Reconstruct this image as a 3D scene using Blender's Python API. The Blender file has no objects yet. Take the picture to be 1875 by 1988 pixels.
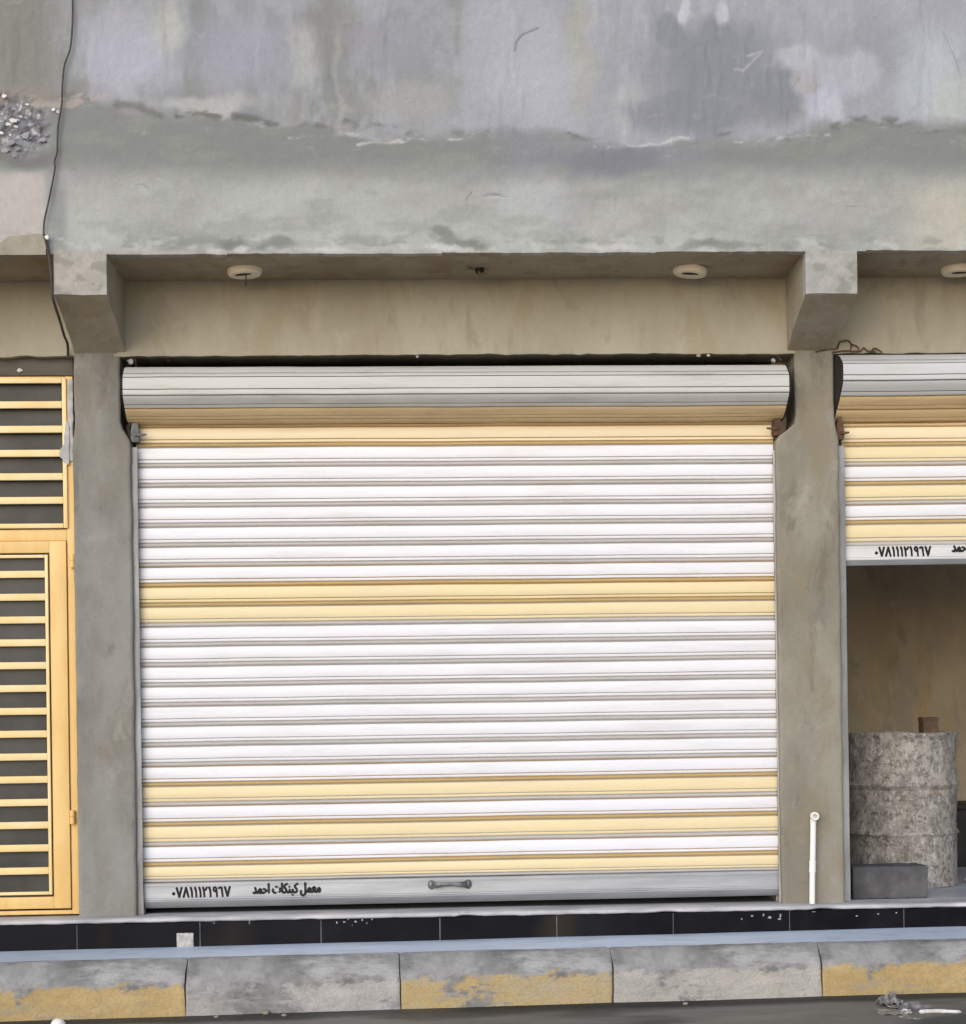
import bpy, bmesh, math, random
import numpy as np
from mathutils import Vector, Matrix, noise as mnoise
R = math.radians
random.seed(7)
sc = bpy.context.scene
C = sc.collection

# ------------------------------------------------------------------ camera
FPX, CX, HY = 3400.0, 937.5, 1400.0        # focal length, principal column and horizon of the photograph (1875 wide scale)
DIST, ALPHA, PSI, ZC = 8.5, 0.0138, 0.056, 1.36   # distance to the facade, roll, turn to the right, eye height
ca, sa, cp_, sp_ = math.cos(ALPHA), math.sin(ALPHA), math.cos(PSI), math.sin(PSI)
CAMX = -DIST*math.tan(PSI)
FW, RT, UP = (sp_, cp_, 0.0), (cp_*ca, -sp_*ca, -sa), (cp_*sa, -sp_*sa, ca)
cd = bpy.data.cameras.new('camera'); cam = bpy.data.objects.new('camera', cd); C.objects.link(cam)
cd.sensor_fit = 'HORIZONTAL'; cd.sensor_width = 36.0
cd.lens = FPX/1875*36; cd.shift_y = (HY-994)/1875
cd.clip_start = 0.05; cd.clip_end = 500
cam.matrix_world = Matrix([(RT[i], UP[i], -FW[i], (CAMX, -DIST, ZC)[i]) for i in range(3)]+[(0, 0, 0, 1)])
sc.camera = cam

# ------------------------------------------------------------------ world, sun, exposure
SUN_EL, SUN_AZ = R(20), R(-24)             # high overcast glow, a little left of the street axis
w = bpy.data.worlds.new('World'); sc.world = w; w.use_nodes = True
wn = w.node_tree; bg = wn.nodes['Background']
sky = wn.nodes.new('ShaderNodeTexSky'); sky.sky_type = 'NISHITA'; sky.sun_disc = False
sky.sun_elevation = SUN_EL; sky.sun_rotation = math.pi + SUN_AZ*-1
sky.air_density = 1.0; sky.dust_density = 1.2; sky.ozone_density = 1.0
wn.links.new(sky.outputs[0], bg.inputs[0]); bg.inputs[1].default_value = 0.10
sd = bpy.data.lights.new('sun', 'SUN'); sun = bpy.data.objects.new('sun', sd); C.objects.link(sun)
sd.energy = 1.5; sd.angle = R(60); sd.color = (1.0, 0.985, 0.98)
sdir = Vector((math.sin(SUN_AZ)*math.cos(SUN_EL), -math.cos(SUN_AZ)*math.cos(SUN_EL), math.sin(SUN_EL)))
sun.rotation_euler = sdir.to_track_quat('Z', 'Y').to_euler(); sun.location = sdir*30
sc.view_settings.view_transform = 'Standard'; sc.view_settings.look = 'None'
sc.view_settings.gamma = 1; sc.view_settings.exposure = 0.47
sc.render.engine = 'CYCLES'; sc.cycles.max_bounces = 8; sc.cycles.diffuse_bounces = 5

# ------------------------------------------------------------------ measuring helpers
def P(px, py, Y=0.0):
    "point of the photograph on the plane at depth Y -> (x, z)"
    dx, dy = px-CX, HY-py
    d = [FW[i]*FPX+RT[i]*dx+UP[i]*dy for i in range(3)]; t = (Y+DIST)/d[1]
    return CAMX+d[0]*t, ZC+d[2]*t
def project(x, y, z):
    v = (x-CAMX, y+DIST, z-ZC); dep = v[0]*FW[0]+v[1]*FW[1]
    return CX+FPX*(v[0]*RT[0]+v[1]*RT[1]+v[2]*RT[2])/dep, HY-FPX*(v[0]*UP[0]+v[1]*UP[1]+v[2]*UP[2])/dep
def PX(px, py, Y=0.0): return P(px, py, Y)[0]
def PZ(px, py, Y=0.0): return P(px, py, Y)[1]
def line(a, b, Y):
    "height as a function of x along a measured edge"
    (x0, z0), (x1, z1) = P(a[0], a[1], Y), P(b[0], b[1], Y)
    return lambda x: z0+(z1-z0)*(x-x0)/(x1-x0)

# ------------------------------------------------------------------ mesh helpers
def roots(o):
    while o.parent: o = o.parent
    return o
def obj(name, bm, mat, parent=None, smooth=None):
    "link the bmesh (built in world coordinates) as ONE object"
    if isinstance(bm, bmesh.types.BMesh):
        me = bpy.data.meshes.new(name); bm.normal_update(); bm.to_mesh(me); bm.free()
    else: me = bm; me.name = name
    for m in (mat if isinstance(mat, (list, tuple)) else [mat]): me.materials.append(m)
    if smooth is not None:
        me.polygons.foreach_set('use_smooth', [True]*len(me.polygons))
        me.set_sharp_from_angle(angle=R(smooth))
    o = bpy.data.objects.new(name, me); C.objects.link(o)
    if parent is not None:
        me.transform(Matrix.Translation(-roots(parent).location)); o.parent = parent
    return o
def tag(o, label=None, cat=None, group=None, kind=None):
    if label: o['label'] = label
    if cat: o['category'] = cat
    if group: o['group'] = group
    if kind: o['kind'] = kind
    return o
def thing(name, label, cat, loc=(0, 0, 0), group=None):
    o = bpy.data.objects.new(name, None); o.empty_display_size = 0.1; C.objects.link(o); o.location = loc
    return tag(o, label, cat, group)
def centred(o):
    "move a free-standing mesh's origin to its base"
    vs = [v.co for v in o.data.vertices]
    c = Vector(((min(v.x for v in vs)+max(v.x for v in vs))/2, (min(v.y for v in vs)+max(v.y for v in vs))/2, min(v.z for v in vs)))
    o.data.transform(Matrix.Translation(-c)); o.location = c
    return o
def box(bm, x0, x1, y0, y1, z0, z1, mi=0):
    v = [bm.verts.new(p) for p in ((x0,y0,z0),(x1,y0,z0),(x1,y1,z0),(x0,y1,z0),(x0,y0,z1),(x1,y0,z1),(x1,y1,z1),(x0,y1,z1))]
    for f in ((3,2,1,0),(4,5,6,7),(0,1,5,4),(1,2,6,5),(2,3,7,6),(3,0,4,7)):
        bm.faces.new([v[i] for i in f]).material_index = mi
    return v
def steps(a, b, r, step):
    L = b-a; r = min(r, L*0.45)
    n = max(1, int((L-2*r)/step))
    return [a, a+r*0.3, a+r] + [a+r+(L-2*r)*i/n for i in range(1, n)] + [b-r, b-r*0.3, b]
def rbox(bm, x0, x1, y0, y1, z0, z1, r=0.006, step=0.05, amp=0.0, freq=4.0, zf=None, seed=0.0):
    "rounded, hand-finished box: edges of radius r, surface wandering by amp"
    xs, ys, zs = steps(x0, x1, r, step), steps(y0, y1, r, step), steps(z0, z1, r, step)
    cache = {}
    lo, hi = Vector((x0+r, y0+r, z0+r)), Vector((x1-r, y1-r, z1-r))
    def V(i, j, k):
        key = (i, j, k)
        if key not in cache:
            p = Vector((xs[i], ys[j], zs[k]))
            q = Vector([min(max(p[a], lo[a]), max(lo[a], hi[a])) for a in range(3)])
            d = p-q
            if d.length > 1e-9: p = q+d.normalized()*r
            if amp: p = p+mnoise.noise_vector(p*freq+Vector((seed, seed*2, 3)))*amp
            if zf: p.z += zf(p)
            cache[key] = bm.verts.new(p)
        return cache[key]
    a, b, c = len(xs)-1, len(ys)-1, len(zs)-1
    for i in range(a):
        for k in range(c):
            bm.faces.new((V(i,0,k), V(i+1,0,k), V(i+1,0,k+1), V(i,0,k+1)))
            bm.faces.new((V(i,b,k), V(i,b,k+1), V(i+1,b,k+1), V(i+1,b,k)))
    for j in range(b):
        for k in range(c):
            bm.faces.new((V(0,j,k), V(0,j,k+1), V(0,j+1,k+1), V(0,j+1,k)))
            bm.faces.new((V(a,j,k), V(a,j+1,k), V(a,j+1,k+1), V(a,j,k+1)))
    for i in range(a):
        for j in range(b):
            bm.faces.new((V(i,j,0), V(i,j+1,0), V(i+1,j+1,0), V(i+1,j,0)))
            bm.faces.new((V(i,j,c), V(i+1,j,c), V(i+1,j+1,c), V(i,j+1,c)))
def loft(bm, sections, closed=True, caps=True, mi=None):
    "skin through sections (lists of points); mi gives the material of each strip"
    rows = [[bm.verts.new(p) for p in s] for s in sections]
    n = len(rows[0])
    for a, b in zip(rows, rows[1:]):
        for i in range(n if closed else n-1):
            j = (i+1) % n
            f = bm.faces.new((a[i], a[j], b[j], b[i]))
            if mi: f.material_index = mi[i]
    if closed and caps:
        bm.faces.new(rows[0][::-1]); bm.faces.new(rows[-1])
    return rows
def along_x(bm, prof, xs, wob=0.0, zf=None, closed=True, mi=None, seed=0.0, freq=2.0):
    "extrude a (y, z) profile along x; zf(x) lifts it, wob lets it wander"
    secs = []
    for x in xs:
        s = []
        for (y, z) in prof:
            p = Vector((x, y, z+(zf(x) if zf else 0)))
            if wob: p += mnoise.noise_vector(Vector((p.x*freq+seed, p.y*9, p.z*9)))*wob
            s.append(p)
        secs.append(s)
    return loft(bm, secs, closed, True, mi)
def lin(a, b, n): return [a+(b-a)*i/n for i in range(n+1)]
def tube(bm, pts, rad, n=8, cap=True):
    pts = [Vector(p) for p in pts]; secs = []
    up = Vector((0.31, 0.9, 0.2)).normalized()
    for i, p in enumerate(pts):
        t = (pts[min(i+1, len(pts)-1)]-pts[max(i-1, 0)]).normalized()
        u = t.cross(up).normalized(); v = t.cross(u)
        r = rad[i] if isinstance(rad, (list, tuple)) else rad
        secs.append([p+(u*math.cos(k*2*math.pi/n)+v*math.sin(k*2*math.pi/n))*r for k in range(n)])
    loft(bm, secs, True, cap)
def lathe(bm, prof, o, n=28, axis='Z', sx=1.0):
    rows = []
    for (r, h) in prof:
        ring = []
        for k in range(n):
            a = 2*math.pi*k/n; c, s = math.cos(a)*r*sx, math.sin(a)*r
            ring.append(Vector(o)+(Vector((c, s, h)) if axis == 'Z' else Vector((h, c, s))))
        rows.append(ring)
    loft(bm, rows, True, True)
def smoothpath(pts, k=6):
    out = []
    for i in range(len(pts)-1):
        p0, p1, p2, p3 = [Vector(pts[min(max(j, 0), len(pts)-1)]) for j in (i-1, i, i+1, i+2)]
        for s in range(k):
            t = s/k
            out.append(0.5*((2*p1)+(p2-p0)*t+(2*p0-5*p1+4*p2-p3)*t*t+(3*p1-p0-3*p2+p3)*t**3))
    out.append(Vector(pts[-1])); return out

# ------------------------------------------------------------------ materials
def lin3(r, g, b):
    f = lambda c: (c/255/12.92) if c/255 <= 0.04045 else ((c/255+0.055)/1.055)**2.4
    return (f(r), f(g), f(b))
class M:
    def __init__(s, name, rough=0.8, spec=0.3, metal=0.0):
        s.m = bpy.data.materials.new(name); s.m.use_nodes = True
        s.t = s.m.node_tree; s.p = s.t.nodes['Principled BSDF']
        s.p.inputs['Roughness'].default_value = rough; s.p.inputs['Metallic'].default_value = metal
        s.p.inputs['Specular IOR Level'].default_value = spec
        s.co = s.t.nodes.new('ShaderNodeTexCoord').outputs['Object']
    def L(s, a, b): s.t.links.new(a, b)
    def noise(s, scale, detail=5, rough=0.6, stretch=None, off=(0, 0, 0), dist=0.0):
        mp = s.t.nodes.new('ShaderNodeMapping'); s.L(s.co, mp.inputs[0])
        if stretch: mp.inputs['Scale'].default_value = stretch
        mp.inputs['Location'].default_value = off
        n = s.t.nodes.new('ShaderNodeTexNoise'); s.L(mp.outputs[0], n.inputs['Vector'])
        n.inputs['Scale'].default_value = scale; n.inputs['Detail'].default_value = detail
        n.inputs['Roughness'].default_value = rough; n.inputs['Distortion'].default_value = dist
        return n.outputs[0]
    def ramp(s, v, a, b, lo=0.0, hi=1.0):
        n = s.t.nodes.new('ShaderNodeMapRange'); s.L(v, n.inputs[0])
        n.interpolation_type = 'SMOOTHSTEP'
        for i, q in zip((1, 2, 3, 4), (a, b, lo, hi)): n.inputs[i].default_value = q
        return n.outputs[0]
    def math(s, op, a, b=0.5):
        n = s.t.nodes.new('ShaderNodeMath'); n.operation = op
        for i, q in enumerate((a, b)):
            if isinstance(q, (int, float)): n.inputs[i].default_value = q
            else: s.L(q, n.inputs[i])
        return n.outputs[0]
    def mix(s, f, a, b, mode='MIX'):
        n = s.t.nodes.new('ShaderNodeMix'); n.data_type = 'RGBA'; n.blend_type = mode
        if isinstance(f, (int, float)): n.inputs[0].default_value = f
        else: s.L(f, n.inputs[0])
        for i, q in ((6, a), (7, b)):
            if isinstance(q, tuple): n.inputs[i].default_value = (*q[:3], 1)
            else: s.L(q, n.inputs[i])
        return n.outputs[2]
    def sep(s):
        n = s.t.nodes.new('ShaderNodeSeparateXYZ'); s.L(s.co, n.inputs[0]); return n.outputs
    def color(s, c):
        if isinstance(c, tuple): s.p.inputs['Base Color'].default_value = (*c[:3], 1)
        else: s.L(c, s.p.inputs['Base Color'])
        return s
    def rough(s, v): s.L(v, s.p.inputs['Roughness']); return s
    def bump(s, h, strength=0.3, dist=0.01):
        b = s.t.nodes.new('ShaderNodeBump'); b.inputs['Strength'].default_value = strength
        b.inputs['Distance'].default_value = dist; s.L(h, b.inputs['Height'])
        s.L(b.outputs[0], s.p.inputs['Normal']); return s
def simple(name, a, b, scale=6, rough=0.8, bump=0.2, stretch=None, spec=0.3, metal=0.0, lo=0.35, hi=0.65, bscale=60, bdist=0.004):
    m = M(name, rough, spec, metal)
    f = m.ramp(m.noise(scale, 6, 0.62, stretch), lo, hi)
    m.color(m.mix(f, a, b)); m.bump(m.noise(bscale, 4, 0.6), bump, bdist)
    return m

# cement render of the columns and lintels
def plaster(name, a, b, stain, dark, off=0.0, light=None):
    m = M(name, 0.92, 0.15)
    light = light or tuple(min(1, q*1.3) for q in b)
    c = m.mix(m.ramp(m.noise(2.2, 6, 0.62, (1, 1, 0.55), (off, 0, off)), 0.38, 0.62), a, b)
    c = m.mix(m.ramp(m.noise(3.4, 7, 0.68, (1.3, 1, 0.5), (3+off, 2, 1), 0.4), 0.50, 0.66, 0, 0.8), c, stain)
    c = m.mix(m.ramp(m.noise(6.5, 6, 0.66, (1.2, 1, 0.5), (off, 7, 4), 0.6), 0.54, 0.70, 0, 0.6), c, dark)
    c = m.mix(m.ramp(m.noise(5.0, 7, 0.7, (1.1, 1, 0.8), (off, 1, 9), 0.5), 0.56, 0.70, 0, 0.5), c, light)
    c = m.mix(m.ramp(m.noise(60, 4, 0.6), 0.5, 0.8, 0.0, 0.22), c, dark)
    m.color(c)
    h = m.math('ADD', m.math('MULTIPLY', m.noise(7, 6, 0.65), 1.0), m.math('MULTIPLY', m.noise(110, 3, 0.6), 0.2))
    m.bump(h, 0.6, 0.014)
    return m.m
MAT = {}
MAT['column'] = plaster('column_render', (.205,.200,.184), (.285,.284,.270), (.225,.202,.172), (.130,.124,.115), 1.0)
MAT['column_warm'] = plaster('warm_column_render', (.225,.211,.175), (.310,.292,.248), (.255,.222,.165), (.155,.142,.118), 2.0)
MAT['lintel'] = plaster('lintel_render', (.36,.33,.262), (.41,.38,.312), (.35,.305,.225), (.28,.255,.20), 4.0, (.45,.42,.35))
MAT['soffit'] = plaster('soffit_render', (.33,.275,.20), (.40,.34,.255), (.29,.22,.145), (.20,.16,.115), 8.0)
MAT['bracket'] = plaster('bracket_render', (.35,.315,.25), (.42,.385,.32), (.34,.28,.19), (.25,.225,.18), 12.0)
MAT['inside'] = plaster('room_render', (.42,.36,.27), (.54,.46,.35), (.50,.38,.22), (.32,.275,.21), 16.0)
MAT['mortar'] = plaster('raw_mortar', (.30,.28,.235), (.37,.35,.30), (.26,.235,.19), (.19,.175,.15), 20.0)

m = M('painted_wall', 0.9, 0.15)           # the fascia carries its stains and painted shadows in a colour attribute, see below
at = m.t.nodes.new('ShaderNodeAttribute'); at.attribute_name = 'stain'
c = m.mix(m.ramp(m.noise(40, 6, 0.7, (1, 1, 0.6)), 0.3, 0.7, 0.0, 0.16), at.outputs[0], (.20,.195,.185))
c = m.mix(m.ramp(m.noise(170, 3, 0.7), 0.58, 0.74, 0.0, 0.30), c, (.16,.16,.155))
c = m.mix(m.ramp(m.noise(14, 7, 0.7, (0.7, 1, 1.5), (5, 1, 2)), 0.58, 0.72, 0.0, 0.22), c, (.50,.50,.49))
m.color(c)
m.bump(m.math('ADD', m.noise(16, 6, 0.65), m.math('MULTIPLY', m.noise(150, 4, 0.7), 0.45)), 0.5, 0.01)
MAT['wall'] = m.m

def slat_mat(name, base, dirt, amount, rough=0.42, spec=0.4):
    m = M(name, rough, spec)
    f = m.ramp(m.noise(3.0, 7, 0.68, (0.5, 1, 5.0)), 0.45, 0.78, 0.0, amount)
    c = m.mix(f, base, dirt)
    c = m.mix(m.ramp(m.noise(22, 4, 0.7, (0.25, 1, 2.2), (3, 0, 8)), 0.60, 0.75, 0.0, amount*0.9), c, dirt)
    c = m.mix(m.ramp(m.noise(90, 3, 0.7), 0.66, 0.72, 0.0, 0.22), c, (.28,.24,.20))
    m.color(c); m.bump(m.noise(2.4, 3, 0.5, (0.4, 1, 5)), 0.10, 0.02)
    return m.m
MAT['slat_white'] = slat_mat('white_slat_paint', (.80,.81,.88), (.60,.58,.58), 0.55)
MAT['slat_yellow'] = slat_mat('yellow_slat_paint', (.80,.68,.42), (.66,.56,.40), 0.5)
MAT['slat_cream'] = slat_mat('pale_yellow_slat_glare', (.84,.72,.50), (.72,.60,.42), 0.4)  # paler yellow: glare on the top slat is in the colour
MAT['slat_joint'] = slat_mat('slat_joint_paint', (.52,.50,.49), (.36,.33,.29), 0.6, 0.6)
MAT['slat_joint_yellow'] = slat_mat('slat_joint_yellow_paint', (.52,.38,.18), (.36,.27,.16), 0.6, 0.6)
MAT['slat_dusty'] = slat_mat('dusty_slat_paint', (.57,.575,.575), (.38,.36,.33), 0.75, 0.5)
MAT['roll_joint'] = slat_mat('dark_roll_joint', (.17,.155,.14), (.10,.09,.08), 0.8, 0.7)  # very dark tone for the grooves between the rolled slats
MAT['slat_dusty_blue'] = slat_mat('dusty_bluish_slat_paint', (.58,.60,.64), (.46,.44,.40), 0.6, 0.5)
MAT['slat_shaded'] = slat_mat('shaded_yellow_slat_paint', (.70,.53,.31), (.46,.34,.19), 0.7, 0.55)  # yellow slat darkened: shade under the roll put into the colour
MAT['rail'] = simple('bottom_rail_aluminium', (.36,.38,.41), (.47,.49,.53), 5, 0.45, 0.15, (0.3, 1, 3), 0.5, 0.35).m
MAT['rail_white'] = simple('pale_rail_aluminium', (.60,.60,.63), (.72,.72,.74), 5, 0.45, 0.15, (0.3, 1, 3), 0.5, 0.2).m
MAT['rail_shaded'] = simple('shaded_rail_aluminium', (.22,.235,.26), (.30,.315,.34), 7, 0.5, 0.15, (0.3, 1, 3), 0.4, 0.3).m  # darker rail metal: shade on the downturned lip put into the colour
MAT['guide'] = simple('guide_steel', (.27,.27,.275), (.40,.40,.41), 5, 0.5, 0.3, (2, 2, 0.5), 0.5, 0.3).m
MAT['mouth'] = simple('dark_galvanised', (.10,.105,.105), (.17,.175,.175), 20, 0.6, 0.3).m
MAT['rust'] = simple('rusty_steel', (.075,.042,.028), (.14,.08,.05), 25, 0.85, 0.5).m
MAT['dark_steel'] = simple('black_drum_steel', (.018,.015,.014), (.035,.03,.027), 12, 0.6, 0.3).m
MAT['dark_beam'] = simple('dark_cement_beam', (.095,.088,.075), (.14,.13,.11), 6, 0.9, 0.4, (0.4, 1, 2)).m
MAT['ink'] = simple('black_stencil_ink', (.006,.006,.008), (.014,.013,.014), 40, 0.6, 0.1).m
MAT['handle'] = simple('worn_grey_handle', (.12,.12,.125), (.20,.20,.205), 25, 0.45, 0.3, None, 0.5, 0.5).m
m = M('cream_yellow_door_paint', 0.45, 0.4)
c = m.mix(m.ramp(m.noise(4, 6, .62, (2, 2, .5)), .35, .65), (.74,.48,.175), (.80,.56,.235))
c = m.mix(m.ramp(m.noise(7, 7, .72, (2, 2, .35), (3, 1, 5)), .56, .72, 0, .35), c, (.50,.34,.17))
c = m.mix(m.ramp(m.noise(60, 4, .7), .68, .74, 0, .4), c, (.24,.15,.09))
m.color(c); m.bump(m.noise(50, 4, .6), .15, .003)
MAT['door'] = m.m
MAT['grille'] = simple('pale_yellow_grille_paint', (.84,.63,.29), (.88,.71,.40), 5, 0.42, 0.1, None, 0.4).m
m = simple('dusty_dark_glass', (.040,.039,.037), (.075,.074,.073), 1.6, 0.4, 0.05, None, 0.22)
MAT['glass'] = m.m
MAT['cement_smear'] = simple('cement_smear', (.36,.36,.37), (.52,.52,.54), 14, 0.9, 0.6).m

m = M('black_tiles', 0.4, 0.10)
c = m.mix(m.ramp(m.noise(3, 5, 0.6), 0.35, 0.7), (.004,.004,.007), (.010,.010,.014))
c = m.mix(m.ramp(m.noise(1.3, 3, 0.5, (1, 1, 0.3), (4, 0, 0)), 0.52, 0.68, 0, 0.8), c, (.036,.029,.020))   # dust
c = m.mix(m.ramp(m.noise(28, 5, 0.7, (0.6, 1, 1.2), (1, 3, 0)), 0.69, 0.74, 0, 0.55), c, (.30,.29,.28))
m.color(c); m.rough(m.ramp(m.noise(6, 5, 0.6), 0.3, 0.7, 0.35, 0.6)); m.bump(m.noise(9, 3, 0.5), 0.05, 0.01)
MAT['tile'] = m.m
MAT['grout'] = simple('pale_grout', (.20,.20,.21), (.32,.32,.33), 12, 0.9, 0.3).m
MAT['marble'] = simple('worn_pale_sill', (.40,.40,.42), (.60,.59,.60), 7, 0.6, 0.35, (0.5, 1, 1)).m
MAT['floor_in'] = simple('room_floor', (.36,.39,.45), (.46,.50,.57), 3, 0.35, 0.1).m
MAT['bare_patch'] = simple('bare_tile_bed', (.34,.33,.32), (.55,.54,.52), 30, 0.9, 0.6).m

m = M('pavement_concrete', 0.62, 0.4)
c = m.mix(m.ramp(m.noise(2.2, 6, 0.65, (0.6, 1.6, 1)), 0.35, 0.68), (.54,.64,.80), (.64,.72,.86))  # blue of the sky's reflection mixed into the concrete colour
c = m.mix(m.ramp(m.noise(6, 7, 0.72, (.6, 1.4, 1)), 0.50, 0.70, 0, 0.55), c, (.34,.34,.35))
m.color(c); m.bump(m.noise(40, 5, 0.65), 0.25, 0.006)
MAT['pavement'] = m.m

def kerb_mat(name, paint, paint2, wear):
    m = M(name, 0.88, 0.2)
    con = m.mix(m.ramp(m.noise(5, 7, 0.7), 0.32, 0.7), (.19,.19,.195), (.40,.40,.41))
    con = m.mix(m.ramp(m.noise(9, 7, 0.72, (0.6, 1, 1), (2, 2, 2)), 0.50, 0.66, 0, 0.8), con, (.13,.13,.125))
    con = m.mix(m.ramp(m.noise(4, 5, 0.7, (0.4, 1, 2), (7, 2, 2)), 0.52, 0.66, 0, 0.7), con, (.48,.48,.49))
    pn = m.mix(m.ramp(m.noise(7, 6, 0.65, (0.6, 1, 1.4), (9, 0, 1)), 0.35, 0.7), paint, paint2)
    pn = m.mix(m.ramp(m.noise(24, 6, 0.75, (1, 1, 0.7)), 0.58, 0.70, 0, 0.5), pn, (.22,.20,.16))
    pn = m.mix(m.ramp(m.noise(8, 6, 0.75, (.5, 1, 2), (4, 4, 4)), 0.55, 0.68, 0, 0.6), pn, (.36,.33,.28))
    z = m.sep()[2]                              # the blocks were painted on the upright face only
    edge = m.math('ADD', z, m.math('MULTIPLY', m.math('SUBTRACT', m.noise(5, 7, 0.72, (1, 1, 1.6), (0, 5, 0)), 0.5), 0.20))
    on = m.ramp(edge, 0.182, 0.204, 1, 0)
    worn = m.ramp(m.noise(4.2, 7, 0.68, (0.7, 1, 1.2), (1, 8, 3)), wear, wear+0.07, 1, 0)
    c = m.mix(m.math('MULTIPLY', on, worn), con, pn)
    c = m.mix(m.ramp(m.noise(80, 3, 0.6), 0.4, 0.75, 0, 0.3), c, (.16,.15,.14))
    m.color(c)
    m.bump(m.math('ADD', m.noise(18, 6, 0.7), m.math('MULTIPLY', m.noise(110, 3, 0.6), 0.3)), 0.7, 0.012)
    return m.m
MAT['kerb_yellow'] = kerb_mat('kerb_yellow_paint', (.44,.32,.15), (.54,.41,.21), 0.62)
MAT['kerb_worn_yellow'] = kerb_mat('kerb_worn_yellow_paint', (.50,.37,.17), (.46,.40,.28), 0.575)
MAT['kerb_white'] = kerb_mat('kerb_dirty_white_paint', (.40,.39,.375), (.50,.485,.46), 0.60)
MAT['kerb_grey'] = kerb_mat('kerb_grey_white_paint', (.34,.335,.34), (.50,.49,.49), 0.50)

m = M('asphalt', 0.85, 0.3)
c = m.mix(m.ramp(m.noise(1.1, 6, 0.62, (0.6, 1.4, 1)), 0.35, 0.62), (.060,.060,.055), (.105,.103,.094))
c = m.mix(m.ramp(m.noise(0.85, 4, 0.55, (0.7, 1.5, 1), (2.2, 0.6, 0)), 0.44, 0.56, 0, 0.85), c, (.24,.225,.20))     # drifted dust
c = m.mix(m.ramp(m.noise(160, 3, 0.6), 0.55, 0.75, 0, 0.5), c, (.14,.135,.125))
yy = m.sep()[1]                              # the gutter along the kerb stays damp
c = m.mix(m.ramp(m.math('ADD', yy, m.math('MULTIPLY', m.noise(3, 4, .6), .12)), -.86, -.74, 0, .85), c, (.030,.030,.027))
m.rough(m.ramp(m.noise(1.1, 5, .6, (.6, 1.4, 1)), .35, .6, .45, .9))
m.color(c); m.bump(m.noise(120, 4, 0.7), 0.6, 0.01)
MAT['asphalt'] = m.m
MAT['dirt'] = simple('sandy_bounce_ground', (.55,.45,.32), (.62,.52,.38), 0.8, 0.95, 0.4).m  # unseen ground, made pale and warm to bounce light under the canopy
MAT['fitting'] = simple('cream_plastic', (.86,.74,.56), (.88,.79,.64), 12, 0.4, 0.05, None, 0.4).m
MAT['black_plastic'] = simple('dark_plastic', (.02,.018,.016), (.035,.03,.026), 20, 0.6, 0.1).m
MAT['pvc'] = simple('white_pvc', (.84,.83,.79), (.88,.87,.85), 10, 0.4, 0.05, None, 0.4).m
MAT['cable'] = simple('dark_cable', (.055,.045,.045), (.09,.075,.075), 20, 0.7, 0.1).m
MAT['lime'] = simple('dull_lime_spots', (.24,.24,.25), (.52,.52,.53), 60, 0.9, 0.4).m
MAT['white_chip'] = simple('white_chips', (.62,.60,.60), (.84,.83,.83), 18, 0.85, 0.4).m
MAT['grey_chip'] = simple('bluish_loose_render', (.22,.22,.26), (.36,.36,.41), 18, 0.9, 0.6).m
m = M('battered_drum_paint', 0.6, 0.4)
c = m.mix(m.ramp(m.noise(16, 7, 0.75, (1.2, 1.2, 0.8)), 0.36, 0.64), (.22,.205,.19), (.44,.415,.39))
c = m.mix(m.ramp(m.noise(30, 6, 0.75, (1, 1, 1.3), (2, 2, 2), .4), 0.50, 0.62, 0, 0.75), c, (.085,.068,.056))
c = m.mix(m.ramp(m.noise(36, 6, 0.75, (1.5, 1.5, 0.6), (5, 2, 7), .3), 0.54, 0.64, 0, 0.8), c, (.60,.58,.56))
c = m.mix(m.ramp(m.noise(5, 5, 0.7, (1, 1, 1), (9, 2, 7)), 0.58, 0.68, 0, 0.5), c, (.20,.12,.075))
m.color(c); m.bump(m.math('ADD', m.noise(14, 6, 0.75), m.math('MULTIPLY', m.noise(45, 4, .7), .4)), 0.8, 0.012)
MAT['film'] = m.m
MAT['block'] = simple('grey_cement_block', (.075,.075,.082), (.12,.12,.13), 8, 0.9, 0.6).m
MAT['black_box'] = simple('black_board', (.014,.014,.014), (.026,.025,.024), 6, 0.6, 0.2).m
MAT['brown_card'] = simple('dark_brown_card', (.10,.065,.045), (.15,.10,.07), 14, 0.9, 0.3).m
MAT['scrap'] = simple('grey_scrap', (.12,.12,.12), (.32,.31,.31), 25, 0.7, 0.4).m
MAT['scrap_white'] = simple('white_scrap', (.55,.53,.52), (.78,.76,.76), 25, 0.6, 0.2).m

# ------------------------------------------------------------------ main heights and widths (metres)
XL, XR = -3.7, 5.7                                   # the facade carries on past both sides of the photograph
YF = -0.48                                           # front of the canopy wall
zf_bot = line((207, 495), (1563, 489), YF)           # underside of the canopy wall
zbr_front = line((155, 574), (1614, 572), YF)        # brackets, front lower edge
zbr_back = line((190, 688), (1580, 684), 0)          # brackets, where they meet the columns
z_lint = line((300, 691), (1400, 687), 0)            # underside of the lintels
z_sill = line((0, 1783), (1580, 1753), 0)            # top of the step at the wall
Y_RISE = -0.10
z_tile1 = line((0, 1796), (1560, 1766), Y_RISE)
z_tile0 = line((0, 1846), (1875, 1797), Y_RISE)
Y_KB, Y_KS, Y_KF = -0.56, -0.60, -0.69               # kerb: back, start of the bevel, upright face
z_kerb = line((0, 1871), (1875, 1825), Y_KS)
z_bevel = line((0, 1920), (1875, 1866), Y_KF)
z_road = line((0, 1983), (1875, 1926), Y_KF)

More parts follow.
